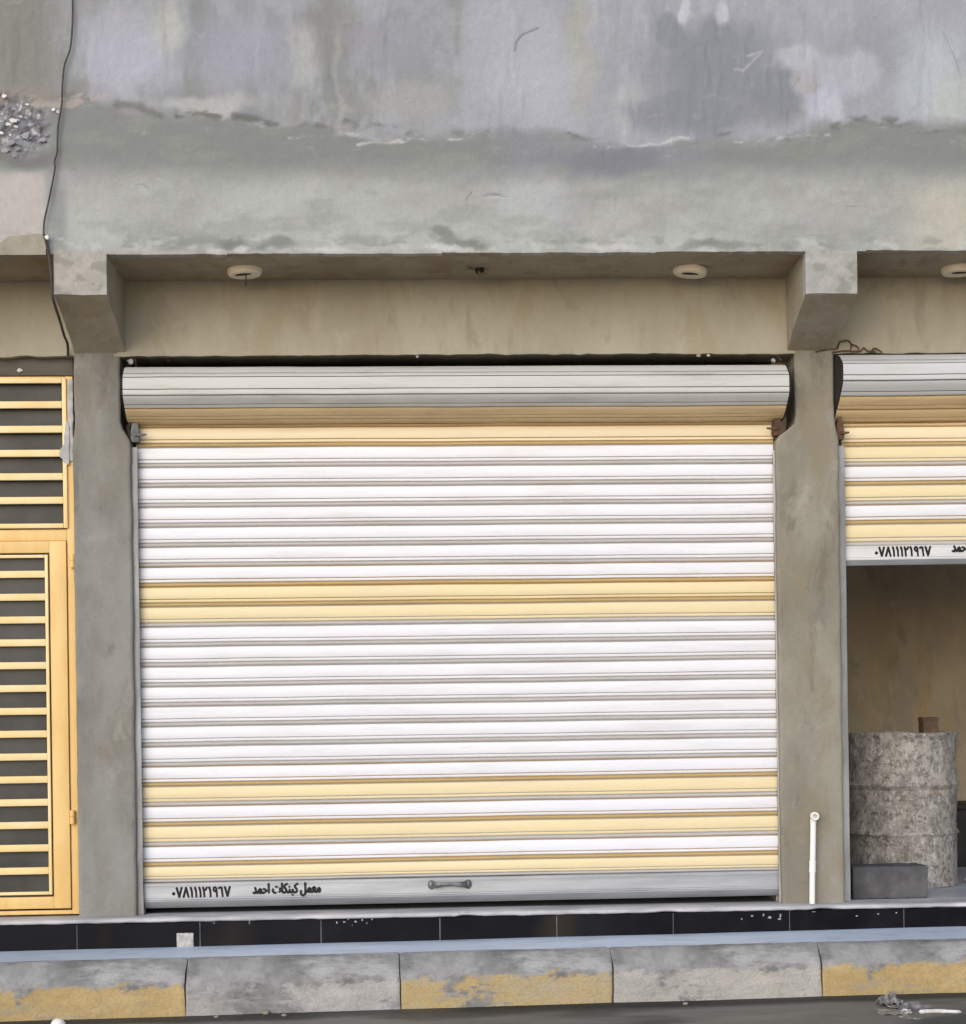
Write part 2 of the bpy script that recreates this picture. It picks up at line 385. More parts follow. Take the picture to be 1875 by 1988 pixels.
# columns: (left edge, right edge) below the guide-rail mouths and above them
colL = (PX(147, 1300), PX(259, 1300)); colLt = (PX(143, 720), PX(233, 720))
colR = (PX(1512, 1300), PX(1634, 1300)); colRt = (PX(1543, 760), PX(1619, 760))
PIT = (PZ(300, 861, .075)-PZ(300, 861+38.57*22, .075))/22*1.004                                 # slat pitch
BAY = colR[1]-colL[1]                                # bay to bay
z_notch = PZ(250, 830)

# ------------------------------------------------------------------ ground
def sheet(name, mat, x0, x1, y0, y1, zf, nx=30, ny=8, amp=0.0, kind='structure', thick=None):
    bm = bmesh.new()
    g = [[bm.verts.new((x, y, zf(x, y)+(mnoise.noise(Vector((x*1.7, y*1.7, 0)))*amp))) for y in lin(y0, y1, ny)] for x in lin(x0, x1, nx)]
    for i in range(nx):
        for j in range(ny): bm.faces.new((g[i][j], g[i+1][j], g[i+1][j+1], g[i][j+1]))
    return tag(obj(name, bm, mat, None, 60), kind=kind)
def clampx(x): return min(max(x, -12), 14)
sheet('road', MAT['asphalt'], -60, 60, -4.1, Y_KF+0.06, lambda x, y: z_road(clampx(x)), 240, 40, 0.006)
sheet('ground', MAT['dirt'], -80, 80, -90, -4.0, lambda x, y: z_road(clampx(x))+0.012, 60, 20, 0.01)  # out of view, added for its bounce light
sheet('pavement', MAT['pavement'], XL, XR, Y_KB, Y_RISE+0.03,
      lambda x, y: z_kerb(x)-0.003+(z_tile0(x)-z_kerb(x))*(y-Y_KB)/(Y_RISE-Y_KB), 90, 8, 0.002)

# kerb stones
kx = [PX(p, 1935, Y_KF) for p in (360, 778, 1190, 1597)]
pitch = (kx[3]-kx[0])/3
kinds = {-4: ('yellow', 'dusty yellow kerb stone well left of the photographed shutter'), -3: ('white', 'dirty white kerb stone below the cream metal door'),
 -2: ('white', 'dirty white kerb stone beside the evenly yellow one, further left'),
 -1: ('yellow', 'evenly painted yellow kerb stone at left, below the barred door'),
 0: ('grey', 'flaking grey white kerb stone between the evenly yellow and the half worn yellow ones'),
 1: ('worn_yellow', 'half worn yellow kerb stone below the middle of the closed shutter'),
 2: ('white', 'dusty off white kerb stone under the right end of the closed shutter'),
 3: ('yellow', 'pale yellow kerb stone at right, beside the scraps lying on the road'),
 4: ('white', 'off white kerb stone in front of the half open shop'), 5: ('yellow', 'dusty yellow kerb stone right of the half open shop'),
 6: ('white', 'dirty white kerb stone at the far right end of the row')}
for k, (kind, lab) in kinds.items():
    a, b = kx[0]+pitch*k+0.003, kx[0]+pitch*(k+1)-0.003
    mid = (a+b)/2; zb = z_road(mid)-0.06
    bm = bmesh.new(); secs = []
    xs = [a, a+0.004, a+0.012]+lin(a+0.03, b-0.03, 26)+[b-0.012, b-0.004, b]
    for i, x in enumerate(xs):
        e = min(x-a, b-x); ins = 0.004*max(0, 1-e/0.012)**2
        zr, zv, zt = z_road(x)-0.06, z_bevel(x), z_kerb(x)
        prof = [(Y_KB+0.01, zr), (Y_KF+ins, zr)]
        prof += [(Y_KF+ins, zr+(zv-zr)*t) for t in (0.2, 0.4, 0.6, 0.8, 0.93)]
        prof += [(Y_KF+0.003+ins, zv+0.004)]
        prof += [(Y_KF+0.003+(Y_KS-Y_KF)*t+ins*0.6, zv+(zt-zv)*(t**0.85)-ins*0.6) for t in (0.2, 0.4, 0.6, 0.8, 0.93)]
        prof += [(Y_KS+0.012, zt+0.002-ins), (Y_KB+0.01, zt+0.002-ins)]
        row = []
        for (y, z) in prof:
            p = Vector((x, y, z)); n1 = mnoise.noise_vector(p*7+Vector((k*3, 0, 0)))*0.0065+mnoise.noise_vector(p*26)*0.0035
            if y > Y_KB: n1 *= 0.4
            row.append(p+n1)
        secs.append(row)
    loft(bm, secs)
    o = obj('kerb_stone', bm, MAT['kerb_'+kind], None, 50)
    c0 = Vector((mid, (Y_KB+Y_KF)/2, zb)); th = math.atan2(z_road(b)-z_road(a), b-a); o.data.transform(Matrix.Rotation(th, 4, 'Y')@Matrix.Translation(-c0)); o.location = c0; o.rotation_euler.y = -th
    tag(o, lab, 'kerb stone', 'kerb stones along the pavement edge')
# bedding behind the joints
bm = bmesh.new()
along_x(bm, [(Y_KB+0.012, 0), (Y_KF+0.03, 0), (Y_KF+0.03, 0.22), (Y_KS+0.03, 0.30), (Y_KB+0.012, 0.30)], lin(XL, XR, 4), zf=None)
for v in bm.verts:
    t = v.co.z; x = v.co.x
    v.co.z = z_road(x)-0.05 if t == 0 else (z_bevel(x)-0.02 if abs(t-.22) < 1e-4 else z_kerb(x)-0.03)
tag(obj('kerb_bed', bm, MAT['mortar']), kind='structure')

# ------------------------------------------------------------------ the shop building
shop = thing('shop_building', 'grey cement rendered shop front with a deep stained canopy wall on square columns', 'building', (0, 0, z_sill(0)))

# --- canopy wall: a hand rendered face with its layers, stains and painted shadows
rng = np.random.RandomState(3)
def vnoise(x, y, seed):
    "smooth value noise on arrays"
    g = np.random.RandomState(seed).rand(256, 256)
    xi, yi = np.floor(x).astype(int), np.floor(y).astype(int); fx, fy = x-xi, y-yi
    fx, fy = fx*fx*(3-2*fx), fy*fy*(3-2*fy)
    a = g[xi % 256, yi % 256]; b = g[(xi+1) % 256, yi % 256]; c_ = g[xi % 256, (yi+1) % 256]; d = g[(xi+1) % 256, (yi+1) % 256]
    return a+(b-a)*fx+(c_-a)*fy+(a-b-c_+d)*fx*fy
def fbm(x, y, seed, o=5, gain=0.55):
    s = np.zeros_like(x); amp, tot = 1.0, 0.0
    for i in range(o): s += amp*vnoise(x*2**i+17*i, y*2**i+31*i, seed+i); tot += amp; amp *= gain
    return s/tot
def sm(v, a, b): t = np.clip((v-a)/(b-a), 0, 1); return t*t*(3-2*t)
def seg(px, py, pts):
    d = np.full_like(px, 1e9)
    for (ax, ay), (bx, by) in zip(pts, pts[1:]):
        ex, ey = bx-ax, by-ay; t = np.clip(((px-ax)*ex+(py-ay)*ey)/(ex*ex+ey*ey), 0, 1)
        d = np.minimum(d, np.hypot(px-ax-t*ex, py-ay-t*ey))
    return d
STEP = 0.0055
xin0, xin1 = -2.45, 2.45
xs = np.concatenate([np.linspace(XL, xin0, 60)[:-1], np.arange(xin0, xin1, STEP), np.linspace(xin1, XR, 140)])
ztop = PZ(937, -60, YF)
zlow = PZ(155, 580, YF)-0.01
zb0 = float(zf_bot(0))
zs = np.concatenate([np.arange(zlow, zb0-0.012, STEP), np.arange(zb0-0.012, ztop, STEP)])
GX, GZ = np.meshgrid(xs, zs, indexing='ij')
pxx, pyy = project(GX, YF, GZ)                            # the wall in photograph units
n1, n2, n3 = fbm(pxx/170, pyy/120, 11), fbm(pxx/60, pyy/70, 23), fbm(pxx/24, pyy/22, 37)
wx = pxx+(n2-0.5)*50; wy = pyy+(fbm(pxx/60, pyy/60, 51)-0.5)*44
def spot(x, y, rx, ry, soft=0.55):
    d = np.hypot((wx-x)/rx, (wy-y)/ry); return 1-sm(d, 1-soft, 1+soft)
ridge_pts = [(-400,190),(0,182),(100,180),(150,186),(200,204),(250,212),(300,226),(340,224),(400,229),(470,235),(520,245),(620,242),(680,262),(760,277),(830,270),(900,262),(1000,256),(1080,262),(1130,276),(1175,288),(1240,284),(1330,276),(1400,268),(1450,274),(1520,276),(1560,262),(1600,242),(1660,236),(1760,240),(1880,243),(2500,240)]
ry = np.interp(pxx.ravel(), [p[0] for p in ridge_pts], [p[1] for p in ridge_pts]).reshape(pxx.shape)+(n3-0.5)*13+(n2-.5)*16
wd_ = 5+16*sm(fbm(pxx/130, pyy/300, 301), .40, .62)
above = 1-sm(pyy, ry-wd_, ry+wd_)
lip = sm(fbm(pxx/90, pyy/400, 311), .40, .60)
# colours
col = np.empty(GX.shape+(3,)); base_lo = np.array(lin3(174,174,172)); base_hi = np.array(lin3(163,163,166))
col[:] = base_lo
def paint(mask, rgb, k=1.0):
    t = (np.clip(mask, 0, 1)*k)[..., None]; col[:] = col*(1-t)+np.array(lin3(*rgb))*t
paint(above, (163,163,166))
paint(above*sm(n1, .36, .66), (170,172,181), .8)
paint(above*sm(fbm(pxx/48, pyy/190, 71), .44, .70), (146,148,144), .7)
paint(above*sm(fbm(pxx/80, pyy/70, 421), .42, .64), (152,154,158), .7)
paint(above*sm(fbm(pxx/36, pyy/70, 423), .50, .70), (177,179,186), .45)
paint((1-above)*sm(fbm(pxx/80, pyy/50, 401), .40, .68), (164,166,164), .5)
paint((1-above)*sm(fbm(pxx/40, pyy/34, 411), .48, .70), (184,186,184), .35)
paint(above*(1-sm(pxx, 60, 190)), (146,146,139), .9)
paint(above*sm(pxx, 890, 906), (174,176,188), .55)
for a in ((250,118,85,58,(183,183,197)), (215,60,60,50,(176,176,187)), (470,110,90,70,(166,166,180)), (330,60,34,50,(188,188,184)),
          (640,60,60,70,(150,149,147)), (760,90,90,60,(160,160,168)), (590,110,30,60,(182,182,182)), (800,200,70,40,(172,172,170)), (400,205,90,16,(186,186,184)),
          (1130,110,26,120,(174,174,164)), (1040,150,90,90,(180,181,190)), (1010,60,60,60,(176,176,186)), (1220,215,30,60,(180,180,182)),
          (1800,150,60,90,(182,189,196)), (1850,200,40,50,(186,190,188)), (1700,60,60,60,(165,168,176)), (1500,205,60,40,(160,158,152))):
    paint(above*spot(*a[:4]), a[4], .8)
dk = np.maximum.reduce([spot(1390,130,125,100,.6), spot(1330,60,60,60,.3), spot(1420,60,50,60,.3), spot(1350,220,130,46,.4), spot(1500,180,60,60,.4)])
dk = dk*sm(pyy, 17+8*np.sin(pxx/23), 60+30*np.sin(pxx/15))
paint(above*dk, (143,147,157), .85)
paint(above*spot(1690,100,70,60), (158,160,168), .7)
for a in ((1595,190,44,46,(184,184,198)), (1555,112,46,30,(184,184,192)), (1570,160,30,20,(176,174,178)), (1650,140,60,40,(180,180,190)), (1620,215,24,22,(188,188,199))):
    paint(above*spot(*a[:4], .35), a[4], .85)
paint(above*(1-sm(np.abs(wx-655-(n3-.5)*14), 2, 9))*sm(pyy, 30, 90), (176,177,170), .45)      # lime run
paint(spot(657,212,26,10), (174,174,166), .5)
paint(above*spot(1330,25,10,26,.4)+above*spot(1400,32,16,22,.4), (188,188,196), .9)
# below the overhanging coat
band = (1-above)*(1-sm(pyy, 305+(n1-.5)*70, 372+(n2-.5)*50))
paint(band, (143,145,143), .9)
paint(band*sm(pxx, 930, 1000)*(1-sm(pxx, 1330, 1420)), (150,151,161), .7)
paint((1-above)*spot(1040,400,60,60), (178,178,192), .7); paint((1-above)*spot(1010,440,30,40), (186,185,190), .6)
paint((1-above)*spot(1180,310,100,30), (136,138,148), .75)
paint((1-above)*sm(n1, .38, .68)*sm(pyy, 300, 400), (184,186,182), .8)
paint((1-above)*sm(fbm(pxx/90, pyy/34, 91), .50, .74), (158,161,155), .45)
paint(sm(pxx, 1690, 1840)*sm(pyy, 330, 400)*(1-above), (196,190,174), .7)
paint((1-sm(pxx, 76, 96))*sm(pyy, 320, 350)*(1-above), (193,185,180), .85)
paint((1-sm(np.abs(pxx-112), 6, 26))*sm(pyy, 320, 400), (146,148,147), .6)                   # drip beside the joint
paint(spot(30,310,70,18)*(1-above), (132,132,130), .8)  # shadow below the crumbling hole, painted into the wall colour
# the crumbling hole at the left
cr = spot(30,240,62,52,.35)
paint(cr, (148,148,154), .9); paint(cr*sm(fbm(pxx/11, pyy/10, 5), .46, .60), (116,116,126), .8); paint(cr*sm(fbm(pxx/8, pyy/8, 8), .60, .68), (202,200,202), .8)
paint(spot(80,195,120,9,.3)*sm(n3, .38, .5), (188,174,168), .7); paint(spot(70,178,90,14), (160,150,144), .7)
# shadow lines painted under the overhang, only here and there
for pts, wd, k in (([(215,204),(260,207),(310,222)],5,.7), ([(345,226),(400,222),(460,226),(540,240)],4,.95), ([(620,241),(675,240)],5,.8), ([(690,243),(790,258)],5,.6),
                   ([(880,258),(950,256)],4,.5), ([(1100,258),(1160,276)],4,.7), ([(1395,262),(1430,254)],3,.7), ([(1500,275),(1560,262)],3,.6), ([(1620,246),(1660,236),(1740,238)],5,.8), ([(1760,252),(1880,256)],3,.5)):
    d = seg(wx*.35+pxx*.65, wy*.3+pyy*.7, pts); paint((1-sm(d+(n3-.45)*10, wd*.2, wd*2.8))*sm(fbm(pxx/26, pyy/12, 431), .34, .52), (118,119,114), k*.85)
for pts, wd, k in (([(560,266),(640,262),(700,262)],2,.6), ([(700,280),(760,276),(900,268)],2.5,.8), ([(1150,284),(1180,288),(1290,280),(1340,270)],3,.9), ([(1400,268),(1440,276)],3,.8), ([(1470,280),(1540,266),(1610,262)],2.5,.6), ([(120,190),(170,182)],2,.6)):
    d = seg(wx*.45+pxx*.55, wy*.45+pyy*.55, pts)+(n3-.45)*9; paint((1-sm(d, 0, wd*2))*sm(fbm(pxx/22, pyy/9, 441), .42, .56), (198,197,198), k*.9)
# lower edge: splashes of lighter and darker cement
ed = sm(pyy, 440, 470)
paint(ed*sm(fbm(pxx/34, pyy/16, 131), .52, .70), (194,196,192), .6)
paint(ed*sm(fbm(pxx/42, pyy/18, 151), .56, .72), (146,150,144), .5)
for x, y, rx in ((450,468,34), (905,470,40), (1390,474,60), (540,474,40), (860,455,20)): paint(spot(x, y, rx, 10), (136,140,134), .75)
for x, y, rx in ((475,478,18), (425,486,30), (880,484,40), (640,484,50), (1180,480,60)): paint(spot(x, y, rx, 8), (204,203,202), .7)
paint(sm(pyy, 484, 491), (190,184,172), .6)
# bracket fronts
br = sm(pyy, 478, 500)
paint(br*(pxx < 400), (178,172,163), .8); paint(br*(pxx > 1400), (172,172,168), .8)
paint(br*sm(fbm(pxx/26, pyy/20, 171), .5, .62), (156,154,146), .7)
paint(br*sm(n3, .55, .65), (192,186,182), .5)
# hair cracks and small scars
for pts, wd, k in (([(905,408),(906,385),(918,370),(935,384),(950,377),(985,380)],2.2,.8), ([(250,356),(276,358),(288,366)],2,.6), ([(1000,97),(1003,80),(1016,66),(1045,54)],4.0,.9),
                   ([(1610,400),(1670,402)],1.6,.6), ([(1540,170),(1552,150)],3,.5), ([(1830,60),(1860,140)],2.5,.4), ([(1170,290),(1172,330)],2,.7), ([(1190,410),(1193,380)],2,.4)):
    d = seg(pxx*.8+wx*.2, pyy*.85+wy*.15, pts)+(n3-.35)*4; paint(1-sm(d, wd*.1, wd*1.2), (122,122,122), k*.75)
for pts in ([(1428,131),(1446,134),(1462,116),(1478,100),(1450,106)], [(920,370),(940,386),(980,382)]):
    d = seg(wx*.3+pxx*.7, wy*.3+pyy*.7, pts)+(n3-.4)*6; paint(1-sm(d, .5, 5), (194,192,195), .5)
# relief
YY = np.full(GX.shape, YF)
YY -= above*0.007*lip*(0.5+n2) - (n1-.5)*0.012 - (n3-.5)*0.004
YY += cr*(.012+(fbm(pxx/14, pyy/14, 61)-.35)*0.06)
for x, y in ((480,478), (905,476), (1390,480)): YY += spot(x, y, 40, 12)*(n3-.4)*0.015
for pts in ([(905,408),(906,385),(918,370),(935,384),(950,377),(985,380)], [(1000,97),(1003,80),(1016,66),(1045,54)]):
    YY += (1-sm(seg(pxx, pyy, pts), 1.0, 3))*0.0015
zbx = zf_bot(GX); brk = ((GX > PX(103, 530, YF)) & (GX < PX(207, 530, YF))) | ((GX > PX(1563, 530, YF)) & (GX < PX(1665, 530, YF)))
br3 = PX(1614, 530, YF)+BAY
for s in (1,): brk |= (np.abs(GX-br3) < 0.12)
inside = (GZ > zbx) | (brk & (GZ > zbr_front(GX)))
nxx, nzz = GX.shape
keep = inside[:-1, :-1] & inside[1:, :-1] & inside[1:, 1:] & inside[:-1, 1:]
idx = np.arange(nxx*nzz).reshape(nxx, nzz)
quads = np.stack([idx[:-1, :-1], idx[1:, :-1], idx[1:, 1:], idx[:-1, 1:]], -1)[keep]
# a small waver where the edge was struck off by hand
GZw = GZ+(fbm(pxx/40, pyy*0, 201)-.5)*0.008
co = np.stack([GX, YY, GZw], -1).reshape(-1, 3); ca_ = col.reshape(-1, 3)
used = np.unique(quads); remap = -np.ones(len(co), int); remap[used] = np.arange(len(used))
co, ca_, quads = co[used], ca_[used], remap[quads]
# return the free edges backwards so the coat has a thickness
ec = {}
for q in quads:
    for i in range(4):
        a, b = q[i], q[(i+1) % 4]; ec[(a, b)] = 1
bound = [e for e in ec if (e[1], e[0]) not in ec]
bv = sorted({v for e in bound for v in e}); bmap = {v: len(co)+i for i, v in enumerate(bv)}
back = co[bv].copy(); back[:, 1] = YF+0.05
co = np.concatenate([co, back]); ca_ = np.concatenate([ca_, ca_[bv]])
faces = quads.tolist()+[[b, a, bmap[a], bmap[b]] for a, b in bound]
# solid core behind the coat
nb = len(co)
z0l, z0r = float(zf_bot(XL))+0.03, float(zf_bot(XR))+0.03
core = [(XL+.002,YF+.035,z0l),(XR-.002,YF+.035,z0r),(XR-.002,-.25,z0r),(XL+.002,-.25,z0l),(XL+.002,YF+.035,ztop-.01),(XR-.002,YF+.035,ztop-.01),(XR-.002,-.25,ztop-.01),(XL+.002,-.25,ztop-.01)]
co = np.concatenate([co, np.array(core)]); ca_ = np.concatenate([ca_, np.tile(base_lo, (8, 1))])
faces += [[nb+i for i in f] for f in ((3,2,1,0),(4,5,6,7),(2,3,7,6),(1,2,6,5),(3,0,4,7),(0,1,5,4))]
me = bpy.data.meshes.new('canopy_wall'); me.from_pydata(co.tolist(), [], faces)
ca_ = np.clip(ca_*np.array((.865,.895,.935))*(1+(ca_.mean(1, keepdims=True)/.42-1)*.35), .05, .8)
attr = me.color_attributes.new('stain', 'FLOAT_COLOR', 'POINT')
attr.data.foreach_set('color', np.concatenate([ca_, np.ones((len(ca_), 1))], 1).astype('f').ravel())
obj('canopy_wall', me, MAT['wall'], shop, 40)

# --- soffit slab
bm = bmesh.new()
def prism_x(bm, x0, x1, prof0, prof1, n=24, amp=0.002, seed=0):
    secs = []
    for i in range(n+1):
        t = i/n; row = []
        for (a, b) in zip(prof0, prof1):
            p = Vector((x0+(x1-x0)*t, a[0]+(b[0]-a[0])*t, a[1]+(b[1]-a[1])*t))
            row.append(p+mnoise.noise_vector(p*5+Vector((seed, 0, 0)))*amp)
        secs.append(row)
    loft(bm, secs)
pf = lambda x: [(YF+0.02, zf_bot(x)+0.003)]+[(y, zf_bot(x)+0.003) for y in (-.4,-.3,-.2,-.1)]+[(0.05, zf_bot(x)+0.003), (0.05, zf_bot(x)+0.14), (YF+0.02, zf_bot(x)+0.14)]
prism_x(bm, XL+.01, XR-.01, pf(XL), pf(XR), 120, 0.003, 2)
obj('soffit', bm, MAT['soffit'], shop, 40)

# --- lintels between the columns
def lintel(x0, x1, zb, seed):
    bm = bmesh.new()
    rbox(bm, x0, x1, 0.0, 0.20, 0, 1, 0.004, 0.04, 0.0)
    for v in bm.verts:
        t = v.co.z; lo, hi = zb(v.co.x), zf_bot(v.co.x)+0.01
        rag = (mnoise.noise(Vector((v.co.x*9, seed, 0)))*0.008+mnoise.noise(Vector((v.co.x*31, seed, 5)))*0.005)*(1-t) if t < 0.3 else 0
        v.co.z = lo+(hi-lo)*t+rag
        v.co += mnoise.noise_vector(v.co*3+Vector((seed, 0, 0)))*0.004
    return obj('lintel', bm, MAT['lintel'], shop, 40)
lintel(colLt[1]-.03, colRt[0]+.03, z_lint, 1)
lintel(XL, colLt[0]+.03, z_lint, 5)
lintel(colRt[1]-.03, colRt[0]+.03+BAY, z_lint, 9)
lintel(colRt[1]+BAY-.03, XR, z_lint, 13)

# --- columns: thin at the roller, thicker where the render buries the guide rails
def column(lo, hi, seed, mk='column'):
    bm = bmesh.new()
    zb = min(z_sill(lo[0]), z_sill(lo[1]))-0.02; zt = z_lint(lo[0])+0.02
    rbox(bm, 0, 1, -0.002, 0.20, zb, zt, 0.001, 0.03, 0.0)
    zn = z_notch
    for v in bm.verts:
        z = v.co.z
        t = max(0.0, min(1.0, (z-(zn-0.08))/0.10)); t = t*t*(3-2*t)
        wv = mnoise.noise(Vector((seed, z*6, 0)))*0.004+mnoise.noise(Vector((seed, z*22, 3)))*0.0022
        wv2 = mnoise.noise(Vector((seed+9, z*6, 0)))*0.004+mnoise.noise(Vector((seed+9, z*22, 3)))*0.0022
        a = lo[0]+(hi[0]-lo[0])*t+wv; b = lo[1]+(hi[1]-lo[1])*t+wv2
        u = v.co.x; v.co.x = a+(b-a)*u
        e = min(u, 1-u)*(b-a)
        if v.co.y < 0.05: v.co.y += 0.008*max(0, 1-e/0.010)**2
        v.co.y += mnoise.noise(Vector((v.co.x*5, z*3, seed)))*0.004
    return obj('column', bm, MAT[mk], shop, 50)
column(colL, colLt, 1.3); column(colR, colRt, 4.7, 'column_warm')
column((colR[0]+BAY, colR[1]+BAY), (colRt[0]+BAY, colRt[1]+BAY), 8.1)
column((colL[0]-1.40, colL[1]-1.40), (colLt[0]-1.40, colLt[1]-1.40), 11.0)

# --- haunched brackets carrying the canopy wall
def bracket(xf0, xf1, xb0, xb1, seed, back=None, front=None):
    bm = bmesh.new(); n, mz = 8, 8
    zF, zB = zbr_front((xf0+xf1)/2) if front is None else front, zbr_back((xb0+xb1)/2) if back is None else back
    zt = zf_bot((xf0+xf1)/2)+0.02
    secs = []
    for i in range(n+1):
        t = i/n; y = YF+0.012+(0.012-YF-0.012)*t
        a, b = xf0+0.003+(xb0-xf0)*t, xf1-0.003+(xb1-xf1)*t
        zb = zF+0.002+(zB-zF)*t+0.012*math.sin(t*math.pi)
        row = [(a, y, zb+(zt-zb)*q) for q in lin(1, 0, mz)]+[(a+(b-a)*q, y, zb) for q in (0.04, .25, .5, .75, .96)]+[(b, y, zb+(zt-zb)*q) for q in lin(0, 1, mz)]
        secs.append([Vector(p)+mnoise.noise_vector(Vector(p)*6+Vector((seed, 0, 0)))*0.004 for p in row])
    loft(bm, secs)
    return obj('bracket', bm, MAT['bracket'], shop, 50)
bracket(PX(103, 530, YF), PX(207, 530, YF), PX(143, 640), PX(244, 640), 2)
bracket(PX(1563, 530, YF), PX(1665, 530, YF), PX(1526, 640), PX(1621, 640), 6)
bracket(br3-.12, br3+.12, br3-.12, br3+.12, 9)
# --- unpainted mortar strip at the left end of the canopy wall
bm = bmesh.new()
poly = [(-900,470),(0,472),(17,459),(50,456),(70,453.5),(88.5,456),(89,494.5),(-900,499)]
v0 = [bm.verts.new((*((lambda q: (q[0], YF-0.022, q[1]))(P(a, b, YF-0.022))),)) for a, b in poly]
v1 = [bm.verts.new((v.co.x, YF+0.01, v.co.z)) for v in v0]
bm.faces.new(v0[::-1])
for i in range(len(poly)):
    j = (i+1) % len(poly); bm.faces.new((v0[i], v0[j], v1[j], v1[i]))
bmesh.ops.recalc_face_normals(bm, faces=bm.faces)
tag(obj('mortar_patch', bm, MAT['mortar'], shop), 'rough unpainted mortar strip')
# --- loose chips of render in the crumbling hole
bm = bmesh.new(); bm2 = bmesh.new()
def chip(bm, px, py, Y, r, seed, sq=0.6):
    x, z = P(px, py, Y); m0 = bmesh.new(); bmesh.ops.create_icosphere(m0, subdivisions=2, radius=r)
    for v in m0.verts:
        v.co = v.co*(1+0.75*mnoise.noise(v.co*(1.6/r)+Vector((seed*7.3, 0, 0)))); v.co.y *= sq; v.co.x *= 1.25
        v.co += Vector((x, Y, z))
    me_ = bpy.data.meshes.new('tmp'); m0.to_mesh(me_); m0.free(); bm.from_mesh(me_); bpy.data.meshes.remove(me_)
rr = random.Random(5)
def flake(bm, px, py, Y, r, seed):
    "a thin jagged plate of paint standing a little off the wall"
    q = random.Random(int(seed*13)); x, z = P(px, py, Y); n = q.randint(5, 8); ph = q.uniform(0, 6)
    ring = [(math.cos(ph+2*math.pi*k/n)*r*q.uniform(.45, 1.25)*1.3, math.sin(ph+2*math.pi*k/n)*r*q.uniform(.4, 1.1)) for k in range(n)]
    tx, tz = q.uniform(-.5, .5), q.uniform(-.6, .3)
    a = [bm.verts.new((x+u, Y+u*tx+v*tz, z+v)) for u, v in ring]; b = [bm.verts.new((x+u, Y+.003+u*tx+v*tz, z+v)) for u, v in ring]
    bm.faces.new(a[::-1]); bm.faces.new(b)
    for k in range(n): bm.faces.new((a[k], a[(k+1) % n], b[(k+1) % n], b[k]))
for px, py, r in ((24,234,.017),(15,241,.010),(76,224,.006),(0,258,.012),(31,246,.009),(8,186,.010),(-4,180,.014),(112,217,.010),(40,226,.007),(104,213,.008),(52,203,.008),(20,262,.006)): flake(bm, px, py, YF-.010, r, px+py)
for px, py in ((34,288),(28,300),(80,272),(50,262),(20,276),(10,292),(90,262),(-15,270)): flake(bm2, px, py, YF-.004, rr.uniform(.007,.017), px*3+py)
for b_ in (bm, bm2): bmesh.ops.recalc_face_normals(b_, faces=b_.faces)
tag(obj('loose_plaster', bm, MAT['white_chip'], shop, 60), 'white flaking plaster', kind='stuff'); tag(obj('loose_plaster', bm2, MAT['grey_chip'], shop, 60), 'bluish grey crumbled render', kind='stuff')

# --- rooms behind: partitions, back wall, ceiling, floor
YB = 2.9
zt_in = zb0-0.02
for (a, b) in ((colL[0]+.01, colL[1]-.03), (colR[0]+.03, colR[1]-.01), (colR[0]+BAY+.03, colR[1]+BAY-.01), (colL[0]-1.39, colL[1]-1.43)):
    bm = bmesh.new(); box(bm, a, b, 0.203, YB, z_sill(0)-.25, zt_in); obj('partition_wall', bm, MAT['inside'], shop)
bm = bmesh.new(); box(bm, XL, XR, YB+.003, YB+.15, z_sill(0)-.25, zt_in); obj('back_wall', bm, MAT['inside'], shop)
bm = bmesh.new(); box(bm, XL, XR, 0.203, YB+.15, zt_in+.004, zt_in+.12); obj('ceiling', bm, MAT['inside'], shop)
bm = bmesh.new()
along_x(bm, [(0.10, 0), (YB, 0), (YB, -.1), (0.10, -.1)], lin(XL, XR, 20), zf=lambda x: z_sill(x)-0.004)
obj('room_floor', bm, MAT['floor_in'], shop)
for a, b in ((XL, colL[0]-1.45), (colR[1]+BAY+.03, XR)):
    bm = bmesh.new(); box(bm, a, b, 0.05, 0.2, z_sill(0)-.25, zt_in); obj('side_wall', bm, MAT['column'], shop)

# ------------------------------------------------------------------ the tiled step
step = thing('entrance_step', 'low step faced with black tiles under a worn pale sill', 'step', (0, Y_RISE, z_tile0(0)))
bm = bmesh.new()
secs = []
for x in lin(XL, XR, 260):
    wv = mnoise.noise(Vector((x*8, 0, 0)))*0.003+mnoise.noise(Vector((x*33, 2, 0)))*0.003
    ch = max(0, mnoise.noise(Vector((x*5.2, 8, 0)))-0.28)*0.05
    zt, zb = z_sill(x), z_tile1(x)
    yf = Y_RISE-0.014
    secs.append([Vector(p) for p in ((0.12, zt), (-.05, zt), (yf+.006+ch, zt-.0005), (yf+ch*.8, zt-.005-ch*.3), (yf+wv*.6, zb+.006+wv+ch*.5), (yf+.007, zb+wv+ch*.5), (0.12, zb))] if False else
                [Vector((x, p[0], p[1])) for p in ((0.12, zt), (-.05, zt), (yf+.006+ch, zt-.0005), (yf+ch*.8, zt-.005-ch*.3), (yf+wv*.6, zb+.006+wv+ch*.5), (yf+.007, zb+wv+ch*.5), (0.12, zb))])
loft(bm, secs)
obj('sill', bm, MAT['marble'], step, 50)
def riser(x0, x1, y, inset0, inset1, bm):
    n = 6; secs = []
    for x in lin(x0, x1, n):
        a, b = z_tile0(x)-.03+inset0, z_tile1(x)-.001-inset1
        secs.append([Vector((x, y, a)), Vector((x, y, b-.003)), Vector((x, y+.003, b)), Vector((x, y+.03, b)), Vector((x, y+.03, a))][::-1])
    loft(bm, secs)
tj = [PX(p, 1815, Y_RISE) for p in (149, 388, 623, 854, 1081, 1307, 1533, 1755)]
tp = (tj[-1]-tj[0])/7
bounds = [tj[0]-tp*k for k in range(8, 0, -1)]+tj+[tj[-1]+tp*k for k in range(1, 20)]
bounds = [b for b in bounds if XL < b < XR]; bounds = [XL]+bounds+[XR]
bm = bmesh.new()
